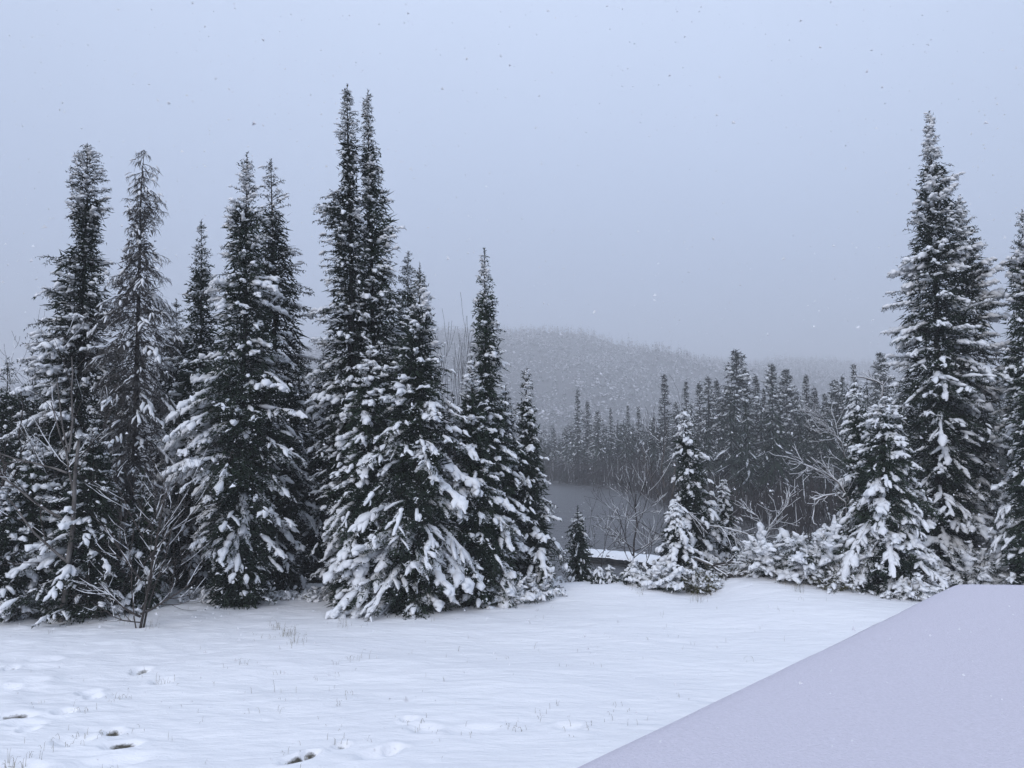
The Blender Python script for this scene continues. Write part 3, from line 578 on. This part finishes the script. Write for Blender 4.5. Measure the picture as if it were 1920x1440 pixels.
bare('grey leafless birch in front of the club-topped spruce, upcurved snowy limbs', p, [((0, 0, 0), (.0, 0, 1), 3.6, .06), ((-.02, 0, 2.0), (-1, 0, .55), 1.7, .028), ((-.02, 0, 2.9), (-1, -.1, .25), 1.5, .024), ((0, 0, 3.3), (.2, 0, 1), 1.9, .022), ((0, 0, 3.3), (-.5, 0, .9), 1.6, .02), ((0, 0, 3.0), (.7, 0, .8), 1.5, .018), ((0, 0, 1.2), (-1, 0, -.15), 1.3, .018)], 202, snow=.4, mat=MBI, depth=3, kids=(2, 4), up=.06, wig=.08, name='bare_birch')
p = foot(20, 15.9)
bare('leafless snow-rimmed sapling at the left edge', p, [((0, 0, 0), (-.1, 0, 1), 3.2, .04), ((0, 0, 1.5), (.6, 0, .8), 1.8, .024), ((0, 0, 2.2), (-.5, 0, .9), 1.8, .024), ((0, 0, 2.8), (.5, -.1, .9), 1.9, .02)], 203, snow=.5, depth=3, kids=(2, 4), name='bare_birch')
p = foot(848, 20.8)
bare('fine-twigged leafless birch rising behind the laden front spruce', p, [((0, 0, 0), (.0, 0, 1), 4.2, .035), ((0, 0, 3.2), (.22, 0, 1), 2.9, .014), ((0, 0, 3.2), (-.25, 0, 1), 2.6, .013), ((0, 0, 2.6), (.4, 0, 1), 2.8, .012), ((0, 0, 2.6), (-.1, .2, 1), 3.2, .012)], 204, snow=.25, depth=2, kids=(3, 5), spread=.35, up=.22, wig=.07, name='bare_birch', minr=.004)
p = foot(1190, 21.0)
bare('small leafless tree with forked snowy arms against the lake', p, [((0, 0, 0), (-.02, 0, 1), 2.75, .036), ((0, 0, 1.15), (-1, 0, .45), 1.0, .018), ((0, 0, 1.1), (1, 0, .5), 1.1, .018), ((0, 0, .6), (-.8, 0, .9), 1.5, .012), ((0, 0, 2.0), (.8, 0, .6), .8, .013), ((.1, 0, .1), (.25, 0, 1), 1.6, .014), ((0, 0, 2.2), (-.5, 0, .8), .7, .01)], 205, snow=.85, depth=2, kids=(4, 7), up=.1, minr=.0042)
p = foot(1118, 20.5)
bare('thin leafless sapling left of the forked-armed one', p, [((0, 0, 0), (.12, 0, 1), 1.75, .014), ((0, 0, .5), (-.4, 0, 1), 1.3, .01), ((0, 0, .8), (.6, 0, .8), .9, .009)], 206, snow=.4, depth=2, kids=(3, 5), name='bare_sapling', minr=.004)
p = foot(1258, 21.6)
bare('leafless birch with bent snowy crown left of the lone leaning spruce', p, [((0, 0, 0), (-.06, 0, 1), 3.8, .04), ((-.15, 0, 2.6), (-.8, 0, .9), 1.7, .02), ((-.1, 0, 2.2), (.9, 0, .5), 1.0, .018), ((-.15, 0, 3.0), (-.3, 0, 1), 1.9, .02), ((-.1, 0, 1.6), (-.9, 0, .6), 1.4, .014)], 207, snow=.45, mat=MBI, depth=3, kids=(2, 4), up=.06, name='bare_birch', minr=.0042)
# birch arched over by the snow
P0 = foot(1262, 20.0)
g = np.random.default_rng(208); arch = [(1268, 1040), (1255, 970), (1268, 944), (1290, 962), (1320, 985), (1365, 992), (1400, 1002), (1418, 1015)]
AP = np.array([at(a, c, 20.0) for a, c in arch]); AP = np.concatenate([[P0], AP])
root = link('arched_birch', None, loc=P0); tag(root, 'thin birch arched over to the right by snow beside the lone spruce', 'tree', 'leafless trees and shrubs')
b, s2, tw = Buf(), Buf(), Buf(); tube(b, AP - P0, np.linspace(.03, .007, len(AP)), 6); tube(s2, AP[2:] - P0 + np.array([0, 0, .025]), np.linspace(.026, .01, len(AP) - 2), 5)
for k in range(26):
    t = g.uniform(3, len(AP) - 1.05); i0 = int(t); q = AP[i0] + (AP[i0 + 1] - AP[i0]) * (t - i0); o_ = []
    grow(g, q, nrm(np.array([g.uniform(.1, .9), g.normal(0, .35), g.uniform(-.9, .05)])), g.uniform(.35, .95), .009, 1, o_, .4, -.06, (1, 3), .1)
    for P, r in o_:
        tube(tw, P - P0, np.maximum(r, .005), 3)
        if g.random() < .8: tube(s2, P - P0 + np.array([0, 0, .01]), r * .5 + .0045, 4)
link('trunk', b.mesh('trunk', [MBI], True), root); link('twigs', tw.mesh('twigs', [MTW]), root)['kind'] = 'stuff'; link('snow_load', s2.mesh('snow_load', [MSN], True), root)['kind'] = 'stuff'
def limb_obj(name, label, pts, D, r0, r1, seed, n=14, snow=.9, mat=MBI, lens=(.2, .6), group='leafless trees and shrubs', cat='branch'):
    g = np.random.default_rng(seed); AP = np.array([at(a, c, D) for a, c in pts]); off = AP[0]
    root = link(name, None, loc=off); tag(root, label, cat, group)
    b, s2, tw = Buf(), Buf(), Buf(); tube(b, AP - off, np.linspace(r0, r1, len(AP)), 6); tube(s2, AP - off + np.array([0, 0, r0 * .8]), np.linspace(r0 * .95, r1 + .004, len(AP)), 5, flat=.8)
    for k in range(n):
        t = g.uniform(.3, len(AP) - 1.05); i0 = int(t); q = AP[i0] + (AP[i0 + 1] - AP[i0]) * (t - i0); o_ = []; dd = nrm(AP[i0 + 1] - AP[i0])
        grow(g, q, nrm(dd + g.normal(0, .55, 3)), g.uniform(*lens), r1 * 1.1, 1, o_, .5, .02, (1, 4), .12)
        for P, r in o_:
            tube(tw, P - off, np.maximum(r, .005), 3)
            if g.random() < snow: tube(s2, P - off + np.array([0, 0, .009]), r * .5 + .0045, 4)
    link('stem', b.mesh('stem', [mat], True), root); link('twigs', tw.mesh('twigs', [MTW]), root)['kind'] = 'stuff'; link('snow_load', s2.mesh('snow_load', [MSN], True), root)['kind'] = 'stuff'
limb_obj('fallen_birch_limb', 'fallen snow-topped birch limb slanting down to the lawn edge', [(1302, 1046), (1330, 1058), (1358, 1072), (1382, 1085), (1400, 1094)], 18.6, .03, .045, 210, n=16)
limb_obj('bent_birch_top', 'bowed snowy birch reaching left from the weeping spruce', [(1600, 1000), (1590, 935), (1572, 905), (1550, 890), (1520, 876), (1508, 872)], 18.8, .03, .007, 211, n=22, lens=(.3, .8), cat='tree')
limb_obj('bent_birch_top', 'lower bowed birch stem with upright snowy knob left of weeping spruce', [(1590, 1000), (1585, 942), (1565, 927), (1545, 930), (1528, 938), (1526, 960), (1524, 972)], 18.6, .022, .012, 212, n=8, lens=(.15, .4), cat='tree')
limb_obj('bare_sapling', 'leafless snowy sapling fanning up beside the round bush', [(1420, 1060), (1432, 1010), (1445, 985), (1462, 965), (1478, 945)], 19.6, .02, .006, 213, n=22, lens=(.3, .75), mat=MTW, cat='tree')
limb_obj('bare_sapling', 'leafless sapling with crooked arms right of the arched birch', [(1395, 1060), (1424, 1015), (1428, 985), (1420, 968), (1400, 958)], 19.9, .018, .006, 214, n=14, lens=(.25, .6), mat=MTW, cat='tree')
limb_obj('bent_birch_top', 'snow-lined birch top arching right above the weeping spruce', [(1640, 900), (1632, 800), (1628, 765), (1640, 760), (1668, 766), (1690, 782)], 19.4, .022, .008, 215, n=10, lens=(.2, .5), cat='tree')
limb_obj('bent_birch_top', 'highest snow-lined birch top hooking left of the tall right spruce', [(1650, 900), (1652, 760), (1656, 722), (1640, 714), (1618, 708), (1600, 706)], 20.0, .024, .008, 216, n=9, lens=(.2, .5), cat='tree')
limb_obj('bare_birch', 'leafless twiggy birch in front of the far trees, left of weeping spruce', [(1600, 1000), (1590, 880), (1578, 830), (1556, 805), (1540, 795)], 20.6, .024, .006, 217, n=26, lens=(.4, 1.0), cat='tree')

# ------------------------------------------------------------------ far shore
def far_template(seed, H, W, snow, ex=.62):
    T = Tree(seed, nl=.34, nw=.10, sp=.15, frost=.10 * snow + .02, dens=.34, tw=.36, sr=3.2); g = T.rng; z = .8
    while z < H - .3:
        t = z / H; n = 5
        for q in range(n):
            ph = g.uniform(0, 6.28); L = max(.18, W * (1 - t) ** ex * min(1, .6 + t * 3) * g.uniform(.55, 1.2))
            p0 = np.interp(t, [0, .5, 1], [-30, -12, 50]) + g.normal(0, 8)
            branch(T, np.array([0, 0, z]), ph, R(p0), R(p0 - 22), L, snow * g.uniform(0, 1) ** 1.5, thick=.03)
        z += .5 * (1 - .5 * t) * g.uniform(.8, 1.2)
    T.seg.append(np.array([[[0, 0, H - 1.0], [0, 0, H]]])); T.sw.append(np.zeros(1))
    b = Buf(); zt = np.linspace(-.5, H, 8); tube(b, np.stack([0 * zt, 0 * zt, zt], 1), .02 + .17 * (1 - np.linspace(0, 1, 8)), 6)
    for P, r in T.stems: tube(b, P, r, 3)
    tr = b.mesh('trunk', [MBK], True)
    b = Buf(); needles(T, b); cr = b.mesh('crown', [MN, MFR])
    b = Buf(); snow_mesh(T, b); sn = b.mesh('snow_load', [MSN], True) if not b.empty() else None
    return H, tr, cr, sn
TPL = [far_template(301, 16, 3.3, .6), far_template(302, 16, 2.7, .5, .7), far_template(303, 16, 2.5, .45, .85), far_template(304, 16, 3.0, .7, .55), far_template(305, 16, 2.0, .35, .9)]
FAR = [  # column, tip row, distance, template, label
 (1040, 812, 163, 1, 'short faint spruce at the far end of the lake beside the left tree group'),
 (1062, 800, 161, 3, 'low blunt spruce just left of the first tall far spire'),
 (1083, 728, 152, 2, 'tall thin far spire standing alone above the far end of the lake'),
 (1101, 752, 154, 1, 'shorter spruce tucked against the lone far spire, to its right'),
 (1120, 770, 150, 3, 'second spruce right of the lone far spire, blunt topped'),
 (1145, 764, 146, 2, 'far spruce midway between the lone spire and the paired tips'),
 (1177, 760, 142, 4, 'left one of two close narrow tips beyond the forked bare tree'),
 (1197, 762, 143, 4, 'right one of two close narrow tips beyond the forked bare tree'),
 (1222, 782, 132, 3, 'squat far spruce left of the sharp middle spire'),
 (1245, 702, 122, 4, 'sharp thin middle spire above the brown brush'),
 (1268, 752, 120, 1, 'spruce between the sharp middle spire and the lone leaning spruce'),
 (1286, 712, 112, 2, 'far spruce rising straight behind the lone leaning spruce'),
 (1311, 716, 104, 2, 'far spruce just right of the lone leaning spruce tip'),
 (1327, 706, 101, 1, 'middle of three even far spruces right of the lone leaning spruce'),
 (1343, 710, 103, 2, 'rightmost of three even far spruces right of the lone leaning spruce'),
 (1362, 728, 106, 3, 'lower spruce at the left foot of the highest far spruce'),
 (1380, 655, 92, 0, 'highest and broadest spruce of the far shore, snow-flecked'),
 (1396, 690, 96, 1, 'spruce pressed to the right side of the highest far spruce'),
 (1416, 702, 100, 2, 'slim spruce second to the right of the highest far spruce'),
 (1432, 728, 104, 4, 'thin low spire before the twin broad far spruces'),
 (1446, 682, 96, 3, 'left one of the twin broad far spruces, flat snowy top'),
 (1473, 692, 90, 0, 'right one of the twin broad far spruces, sharper tip'),
 (1492, 742, 104, 4, 'thin spire in the dip right of the twin broad far spruces'),
 (1511, 702, 92, 1, 'grey far spruce with ragged top, centre of the right far shore'),
 (1526, 724, 90, 2, 'sharper spruce close right of the ragged-topped far one'),
 (1546, 738, 100, 4, 'small far tip left of the bowed birches'),
 (1566, 712, 88, 3, 'left of two joined far spruces with pale stems'),
 (1579, 703, 89, 2, 'right of two joined far spruces with pale stems'),
 (1600, 682, 92, 4, 'needle-like far tip behind the stooping thin spruce'),
 (1626, 738, 96, 1, 'low far spruce behind the arching birch tops'),
 (1650, 660, 94, 0, 'broad far spruce close left of the tall right spruce'),
 (1684, 720, 92, 1, 'far spruce mostly hidden by the tall right spruce')]
def put(tpl, name, x, y, z, H, rot, wd=1.0):
    H0, tr, cr, sn = tpl
    root = bpy.data.objects.new(name, None); COL.objects.link(root); root.location = (x, y, z); root.rotation_euler = (0, 0, rot)
    s = H / H0; root.scale = (s * wd, s * wd, s)
    for nm, m in (('trunk', tr), ('crown', cr), ('snow_load', sn)):
        if m is None: continue
        o = bpy.data.objects.new(nm, m); COL.objects.link(o); o.parent = root
        if nm != 'trunk': o['kind'] = 'stuff'
    return root
g = np.random.default_rng(400)
for px, py, D, k, lab in FAR:
    tip = at(px, py, D); z = float(ground(tip[0], D)) - .2
    tag(put(TPL[k], 'far_spruce', tip[0], D, z, tip[2] - z, g.uniform(0, 6.28), g.uniform(.85, 1.35)), lab, 'tree', 'spruces along the far shore')

# the wood behind them, a mass no one could count
def replicate(tV, tF, tM, pos, sc_, rot, wd):
    n = len(pos); c, s = np.cos(rot), np.sin(rot)
    V = np.empty((n, len(tV), 3)); 
    V[..., 0] = (tV[None, :, 0] * c[:, None] - tV[None, :, 1] * s[:, None]) * (sc_ * wd)[:, None] + pos[:, 0:1]
    V[..., 1] = (tV[None, :, 0] * s[:, None] + tV[None, :, 1] * c[:, None]) * (sc_ * wd)[:, None] + pos[:, 1:2]
    V[..., 2] = tV[None, :, 2] * sc_[:, None] + pos[:, 2:3]
    F = tF[None] + (np.arange(n) * len(tV))[:, None, None]
    return V.reshape(-1, 3), F.reshape(-1, 3), np.tile(tM, n)
def blade_tree(g, nb, frost, H=1.0, W=.16, bw=.05):
    z = g.random(nb) ** 1.2 * .93 + .05; ph = g.uniform(0, 6.28, nb); L = W * (1 - z) ** .8 * g.uniform(.7, 1.3, nb) + .012
    c = np.stack([0 * z, 0 * z, z], 1); d = np.stack([np.cos(ph), np.sin(ph), -g.uniform(.2, .9, nb)], 1) * L[:, None]
    sd = np.stack([-np.sin(ph), np.cos(ph), g.normal(0, .3, nb)], 1) * (bw * (.35 + .9 * (1 - z)) * .5)[:, None]
    m = c + d * .55
    V = np.stack([c, m + sd, c + d * 1.1 , m - sd], 1).reshape(-1, 3); q = np.arange(nb)[:, None] * 4
    F = np.concatenate([q + [0, 1, 2], q + [0, 2, 3]], 1).reshape(-1, 3); M = np.repeat((g.random(nb) < frost).astype(int), 2)
    k = len(V); V = np.concatenate([V, [[.006, 0, .8], [-.006, .004, .8], [0, 0, .97], [.012, 0, 0], [-.012, .008, 0], [0, -.012, 0], [0, 0, .9]]])
    F = np.concatenate([F, [[k, k + 1, k + 2], [k + 3, k + 4, k + 6], [k + 4, k + 5, k + 6], [k + 5, k + 3, k + 6]]]); M = np.r_[M, 0, 0, 0, 0]
    return V, F, M
def wood(name, label, pts, hs, nb, frost, seed, mats, W=.16, bw=.05):
    g = np.random.default_rng(seed); b = Buf(); ts = [blade_tree(g, nb, frost, W=W, bw=bw) for _ in range(6)]
    which = g.integers(0, 6, len(pts))
    for k in range(6):
        q = which == k; n = q.sum()
        if n: b.add(*replicate(*ts[k], pts[q], hs[q], g.uniform(0, 6.28, n), g.uniform(.8, 1.25, n)))
    o = link(name, b.mesh(name, mats)); return tag(o, label, 'forest', kind='stuff')
g = np.random.default_rng(410)
n = 2300; y = g.uniform(64, 235, n); x = g.uniform(-70, 95, n)
d = np.maximum(x - np.interp(y, XS_Y, XS_X), y - (158 + .1 * np.abs(x - 6))); ok = (d > 1.5) & (x < .62 * y + 6) & (x > -.5 * y)
x, y = x[ok], y[ok]; pts = np.stack([x, y, ground(x, y) - .2], 1)
# keep the filler below the spires that stand out
hs = g.uniform(7, 13.5, len(x)) * np.where(y > 150, .85, 1)
q = y > 125
wood('far_shore_wood', 'dim conifer wood massed behind the far shore spires', pts[q], hs[q], 60, .1, 411, [MN, MFR], W=.24, bw=.06)
wood('right_shore_wood', 'dark conifer wood massed on the right-hand shore', pts[~q], hs[~q], 190, .09, 414, [MN, MFR], W=.21, bw=.026)
# brown leafless brush by the far water's edge
n = 1900; y = np.r_[g.uniform(46, 160, 1500), g.uniform(157, 172, 400)]; x = np.empty(n); x[:1500] = np.interp(y[:1500], XS_Y, XS_X) + abs(g.normal(0, 7, 1500)) - .2; x[1500:] = g.uniform(-60, 9, 400)
V, F = Buf(), None
for k in range(n):
    zz = float(ground(x[k], y[k])); h = g.uniform(2.2, 6.5) * (1.15 if y[k] > 110 else .85); m = 16
    ph = g.uniform(0, 6.28, m); hh = h * g.uniform(.4, 1, m); ln_ = g.uniform(.05, .32, m)
    B = np.stack([x[k] + g.normal(0, .4, m), y[k] + g.normal(0, .4, m), np.full(m, zz - .1) + g.uniform(0, .45, m) * h], 1); E = B + np.stack([np.cos(ph) * ln_, np.sin(ph) * ln_, np.full(m, .55)], 1) * hh[:, None]
    sd = np.stack([-np.sin(ph), np.cos(ph), 0 * ph], 1) * .035
    V.add(np.stack([B - sd, B + sd, E], 1).reshape(-1, 3), np.arange(m * 3).reshape(-1, 3), (g.random(m) < .04).astype(int))
tag(link('shore_brush', V.mesh('shore_brush', [MBR, MFR])), 'brown leafless brush along the far water edge', 'brush', kind='stuff')
# forested hill
n = 11500; y = 330 + 720 * g.random(n) ** .8; x = g.uniform(-.38, .54, n) * y
keep = vnoise(x / 35, y / 50, 77) + g.random(n) * .6 > .42; x, y = x[keep], y[keep]; n = len(x)
pts = np.stack([x, y, ground(x, y) - .3], 1)
wood('hillside_forest', 'pale snow-dusted conifer forest covering the hazy hill', pts, g.uniform(8, 15, n) * np.where(g.random(n) < .06, 1.35, 1), 12, .58, 412, [MHN, MHF], W=.27, bw=.16)
n = 2600; y = g.uniform(1150, 1330, n); x = g.uniform(.15, .54, n) * y
pts = np.stack([x, y, ground(x, y) - .3], 1)
wood('distant_ridge_forest', 'faint forest on the farther ridge at the right', pts, g.uniform(10, 18, n), 12, .55, 413, [MHN, MHF], W=.26, bw=.15)

# ------------------------------------------------------------------ log crib dock in the lake
def log(parent, name, A, B, r, snow=True, k=9, mat=MWD):
    A, B = np.array(A, float), np.array(B, float); off = np.array(parent.location) if parent else A
    g = np.random.default_rng(int(abs(A[0] * 1000)) % 9999)
    P = A + (B - A) * np.linspace(0, 1, 8)[:, None] + g.normal(0, r * .06, (8, 3)); b = Buf(); tube(b, P - off, r * g.uniform(.92, 1.06, 8), k)
    for e_, P_ in ((0, P[0]), (1, P[-1])):
        c = b.n; ring = b.V[0][:k] if e_ == 0 else b.V[0][-k:]
        b.V.append(np.concatenate([ring, [P_ - off]])); b.F.append(np.array([(c + (j if e_ else (j + 1) % k), c + ((j + 1) % k if e_ else j), c + k) for j in range(k)])); b.M.append(np.zeros(k, int)); b.n += k + 1
    return link(name, b.mesh(name, [mat], True), parent)
def dock(label, a, bpx, width, seed, h=.62):
    A = on_level(a[0], a[1], LAKE + h); B = on_level(bpx[0], bpx[1], LAKE + h); A[2] = B[2] = LAKE
    root = link('log_crib_dock', None, loc=A); tag(root, label, 'dock', 'snow-covered log cribs in the lake')
    d = nrm(B - A); L = np.linalg.norm(B - A); s = np.array([-d[1], d[0], 0]); g = np.random.default_rng(seed); off = A
    for lay in range(3):
        for sd in (-1, 1):
            log(root, 'log', A + s * sd * (width / 2) + [0, 0, .02 + lay * .19], B + s * sd * (width / 2) + [0, 0, .02 + lay * .19 + g.normal(0, .01)], .1)
    n = int(L / 1.6) + 1
    for k in range(n): log(root, 'cross_log', A + d * (L * (k + .2) / n) - s * (width / 2 + .25) + [0, 0, .3], A + d * (L * (k + .2) / n) + s * (width / 2 + .25) + [0, 0, .3], .09)
    for k in range(int(L * 3)):
        c = A + d * g.uniform(.1, L - .1) + s * g.uniform(-width / 2 - .12, width / 2 + .12) + [0, 0, g.uniform(-.05, .4)]; b = Buf()
        u = nrm(g.normal(size=(14, 3))) * g.uniform(.75, 1.15, (14, 1)) * np.array([.2, .17, .13])
        import bmesh
        bm = bmesh.new(); [bm.verts.new(v) for v in u]; bmesh.ops.convex_hull(bm, input=bm.verts); me = bpy.data.meshes.new('rock'); bm.to_mesh(me); bm.free(); me.materials.append(MRK)
        o = link('rock', me, root); o.location = c - off
    # snow blanket on top
    nl, nw = int(L * 6) + 2, 9; uu = np.linspace(-.1, L + .1, nl)[:, None]; vv = np.linspace(-1, 1, nw)[None]
    hh = .34 + .3 * (1 - np.abs(vv) ** 4) + fbm(uu * 1.3 + 0 * vv, vv * 1.2 + 0 * uu, seed) * .1; wv = width / 2 + .22 + fbm(uu * 1.7, 0 * uu + 3, seed + 4) * .16
    V = A + d * uu[..., None] + s * (vv * wv)[..., None] + np.array([0, 0, 1.]) * hh[..., None]
    i = np.arange(nl - 1)[:, None] * nw + np.arange(nw - 1)[None]
    link('snow_cover', mesh('snow_cover', V - off, grid_tris(i, nw), [MSN], smooth=True), root)
dock('long snow-topped log crib running across the near lake', (1106, 1030), (1408, 1062), 1.3, 500)
dock('second snow-topped log crib farther out, right of the lone spruce', (1342, 1034), (1428, 1038), 1.2, 501)

# ------------------------------------------------------------------ snow-covered platform at the right
PZ = 1.95
pn = nrm(np.array([.03, -.02, 1.0]))                       # slightly tilted top
P0 = on_level(1785, 1089, PZ)
def on_plane(px, py):
    d = ray(px, py); o = np.array([0, 0, EYE]); t = ((P0 - o) @ pn) / (d @ pn); return o + d * t
c1 = on_plane(1040, 1440); c2 = P0; e1 = nrm(c2 - c1); c0 = c1 - e1 * 1.6; c3 = on_plane(1990, 1093) ; e2 = nrm(c3 - c2); c3 = c2 + e2 * 2.6
poly = np.array([c0, c2, c3, c3 + np.array([1.6, -1.8, 0]) - pn * ((np.array([1.6, -1.8, 0])) @ pn), c0 + np.array([4.2, -1.6, 0]) - pn * (np.array([4.2, -1.6, 0]) @ pn)])
root = link('snow_covered_platform', None, loc=(P0[0], P0[1], 0)); off = np.array([P0[0], P0[1], 0])
tag(root, 'smooth flat snow-covered platform with a straight slanting edge at lower right', 'platform')
def densify(poly, rad=.16):
    out = []
    n = len(poly)
    for k in range(n):
        a, b_, c = poly[k - 1], poly[k], poly[(k + 1) % n]; u, v = nrm(a - b_), nrm(c - b_)
        for t in np.linspace(0, 1, 7): out.append((b_ + u * rad) * (1 - t) ** 2 + 2 * b_ * t * (1 - t) + (b_ + v * rad) * t * t)
        p, q = b_ + v * rad, c + nrm(b_ - c) * rad; m = int(np.linalg.norm(q - p) / .09)
        for t in np.linspace(0, 1, m + 1)[1:-1]: out.append(p + (q - p) * t)
    return np.array(out)
ring = densify(poly); cen = poly.mean(0); nr = len(ring)
g = np.random.default_rng(520); wob = (vnoise(np.arange(nr) * .13, np.zeros(nr), 3) - .5) * .014 + (vnoise(np.arange(nr) * .5, np.zeros(nr), 8) - .5) * .01
b = Buf(); levels = [(.06, -.16), (.012, -.14), (0, -.085), (.018, -.045), (.08, -.016), (.22, 0), (.5, .004), (1.2, .006)]
inw = nrm(cen - ring)
V = [ring + inw * (i_ + wob[:, None] * (i_ < .2)) + pn * h_ for i_, h_ in levels] + [cen[None] + pn * .006]
V = np.concatenate(V) - off; F = []
for k in range(len(levels) - 1):
    for j in range(nr):
        j2 = (j + 1) % nr; F += [(k * nr + j, k * nr + j2, (k + 1) * nr + j2), (k * nr + j, (k + 1) * nr + j2, (k + 1) * nr + j)]
k = len(levels) - 1
F += [(k * nr + j, k * nr + (j + 1) % nr, len(levels) * nr) for j in range(nr)]
F = np.array(F)
nrmz = np.cross(V[F[-1][1]] - V[F[-1][0]], V[F[-1][2]] - V[F[-1][0]])[2]
if nrmz < 0: F = F[:, ::-1]
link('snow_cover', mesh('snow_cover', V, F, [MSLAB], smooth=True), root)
for k in range(len(poly)):
    a, c = poly[k], poly[(k + 1) % len(poly)]; d = nrm(c - a); s = nrm(np.cross(pn, d)); ins = nrm(cen - (a + c) / 2); 
    b = Buf(); ctr = (a + c) / 2 + ins * .12 - pn * .25
    box(b, ctr - off, np.array([np.linalg.norm(c - a) / 2 - .12, .02, .10]), np.stack([d, s, pn])); link('rim_board', b.mesh('rim_board', [MBD]), root)
    b = Buf(); q = a + nrm(cen - a) * .4; box(b, np.array([q[0], q[1], (q[2] - .2) / 2]) - off, np.array([.06, .06, (q[2] - .2) / 2])); link('post', b.mesh('post', [MBD]), root)

# ------------------------------------------------------------------ grass tips poking through the snow
g = np.random.default_rng(600); b = Buf()
def blade(x, y, h, lean, wd=.004):
    z = gz(x, y); ph = g.uniform(0, 6.28); d = np.array([math.cos(ph) * lean, math.sin(ph) * lean, 0])
    P = np.array([x, y, z - .02]) + np.array([[0, 0, 0], [0, 0, .45 * h], [0, 0, .8 * h], [0, 0, (.95 - .5 * lean) * h]]) + d * np.array([0, .15, .5, 1.05])[:, None] * h
    tube(b, P, np.linspace(wd, wd * .5, 4), 3)
for k in range(170):
    px, py = g.uniform(-20, 1750), 1140 + 300 * g.random() ** 1.5
    p = on_level(px, py, 0)
    if py > 1440 - (px - 1040) * .477: continue
    for q in range(g.integers(1, 4)): blade(p[0] + g.normal(0, .06), p[1] + g.normal(0, .06), g.uniform(.04, .12), g.uniform(.05, .6), .0022)
for px, py, n, h in [(660, 1240, 3, .16), (530, 1288, 3, .2), (676, 1240, 4, .15), (1117, 1247, 3, .1), (305, 1270, 14, .14), (265, 1255, 10, .1), (540, 1195, 26, .22), (520, 1180, 18, .2), (555, 1215, 16, .2), (240, 1165, 10, .2), (285, 1175, 8, .2), (1165, 1335, 5, .09), (765, 1357, 5, .08), (640, 1390, 6, .09), (955, 1370, 8, .1), (1075, 1373, 6, .1), (75, 1412, 8, .14), (15, 1436, 26, .16), (212, 1372, 14, .09), (140, 1385, 14, .1), (650, 1180, 10, .2), (220, 1305, 10, .1), (165, 1325, 8, .1), (1500, 1130, 16, .25), (1470, 1118, 14, .22), (1310, 1130, 14, .2), (1200, 1120, 14, .16), (560, 1422, 8, .1), (800, 1362, 6, .12), (460, 1250, 6, .12)]:
    p = on_level(px, py, 0)
    for q in range(n): blade(p[0] + g.normal(0, .09), p[1] + g.normal(0, .12), h * g.uniform(.4, 1.2), g.uniform(.05, .6), .0025)
tag(link('grass_tips', b.mesh('grass_tips', [MDG])), 'dry grass tips poking through the lawn snow', 'grass', kind='stuff')

# ------------------------------------------------------------------ falling snow
g = np.random.default_rng(700); n = 19000
y = 2.2 + 13 * g.random(n) ** .7; x = g.uniform(-.95, .95, n) * (y + 1.5); z = EYE + g.uniform(-.62, .92, n) * y
y[:260] = g.uniform(1.1, 2.4, 260); x[:260] = g.uniform(-.9, .9, 260) * y[:260]; z[:260] = EYE + g.uniform(-.5, .75, 260) * y[:260]
ok = z > .15; x, y, z = x[ok], y[ok], z[ok]; n = len(x)
o8 = np.array([[1, 0, -.4], [-.6, .8, -.4], [-.6, -.8, -.4], [0, 0, .9]], float); f8 = np.array([(0, 1, 3), (1, 2, 3), (2, 0, 3), (0, 2, 1)])
s = g.uniform(.0035, .0075, (n, 1, 1)) * np.where(g.random((n, 1, 1)) < .08, 1.7, 1)
s[y < 2.5] *= .42
V = np.stack([x, y, z], 1)[:, None] + (o8[None] * g.uniform(.5, 1.3, (n, 4, 1)) + g.normal(0, .25, (n, 4, 3))) * s
tag(link('falling_snow', mesh('falling_snow', V.reshape(-1, 3), (f8[None] + (np.arange(n) * 4)[:, None, None]).reshape(-1, 3), [MFL])), 'snowflakes drifting through the air over the lawn', 'snowflakes', kind='stuff')

# ------------------------------------------------------------------ snowy air
b = Buf(); box(b, (0, 1100, 110), np.array([2020, 1240, 122.]))
MH = bpy.data.materials.new('snowy_air'); MH.use_nodes = True; hn = MH.node_tree; hn.nodes.clear()
ho = hn.nodes.new('ShaderNodeOutputMaterial'); hv = hn.nodes.new('ShaderNodeVolumePrincipled')
hv.inputs['Color'].default_value = (.99, .985, .992, 1); hv.inputs['Density'].default_value = .0014; hv.inputs['Anisotropy'].default_value = .1
hn.links.new(hv.outputs[0], ho.inputs['Volume'])
tag(link('haze', b.mesh('haze', [MH])), 'pale snow-filled air fading the far hill', 'haze', kind='stuff')
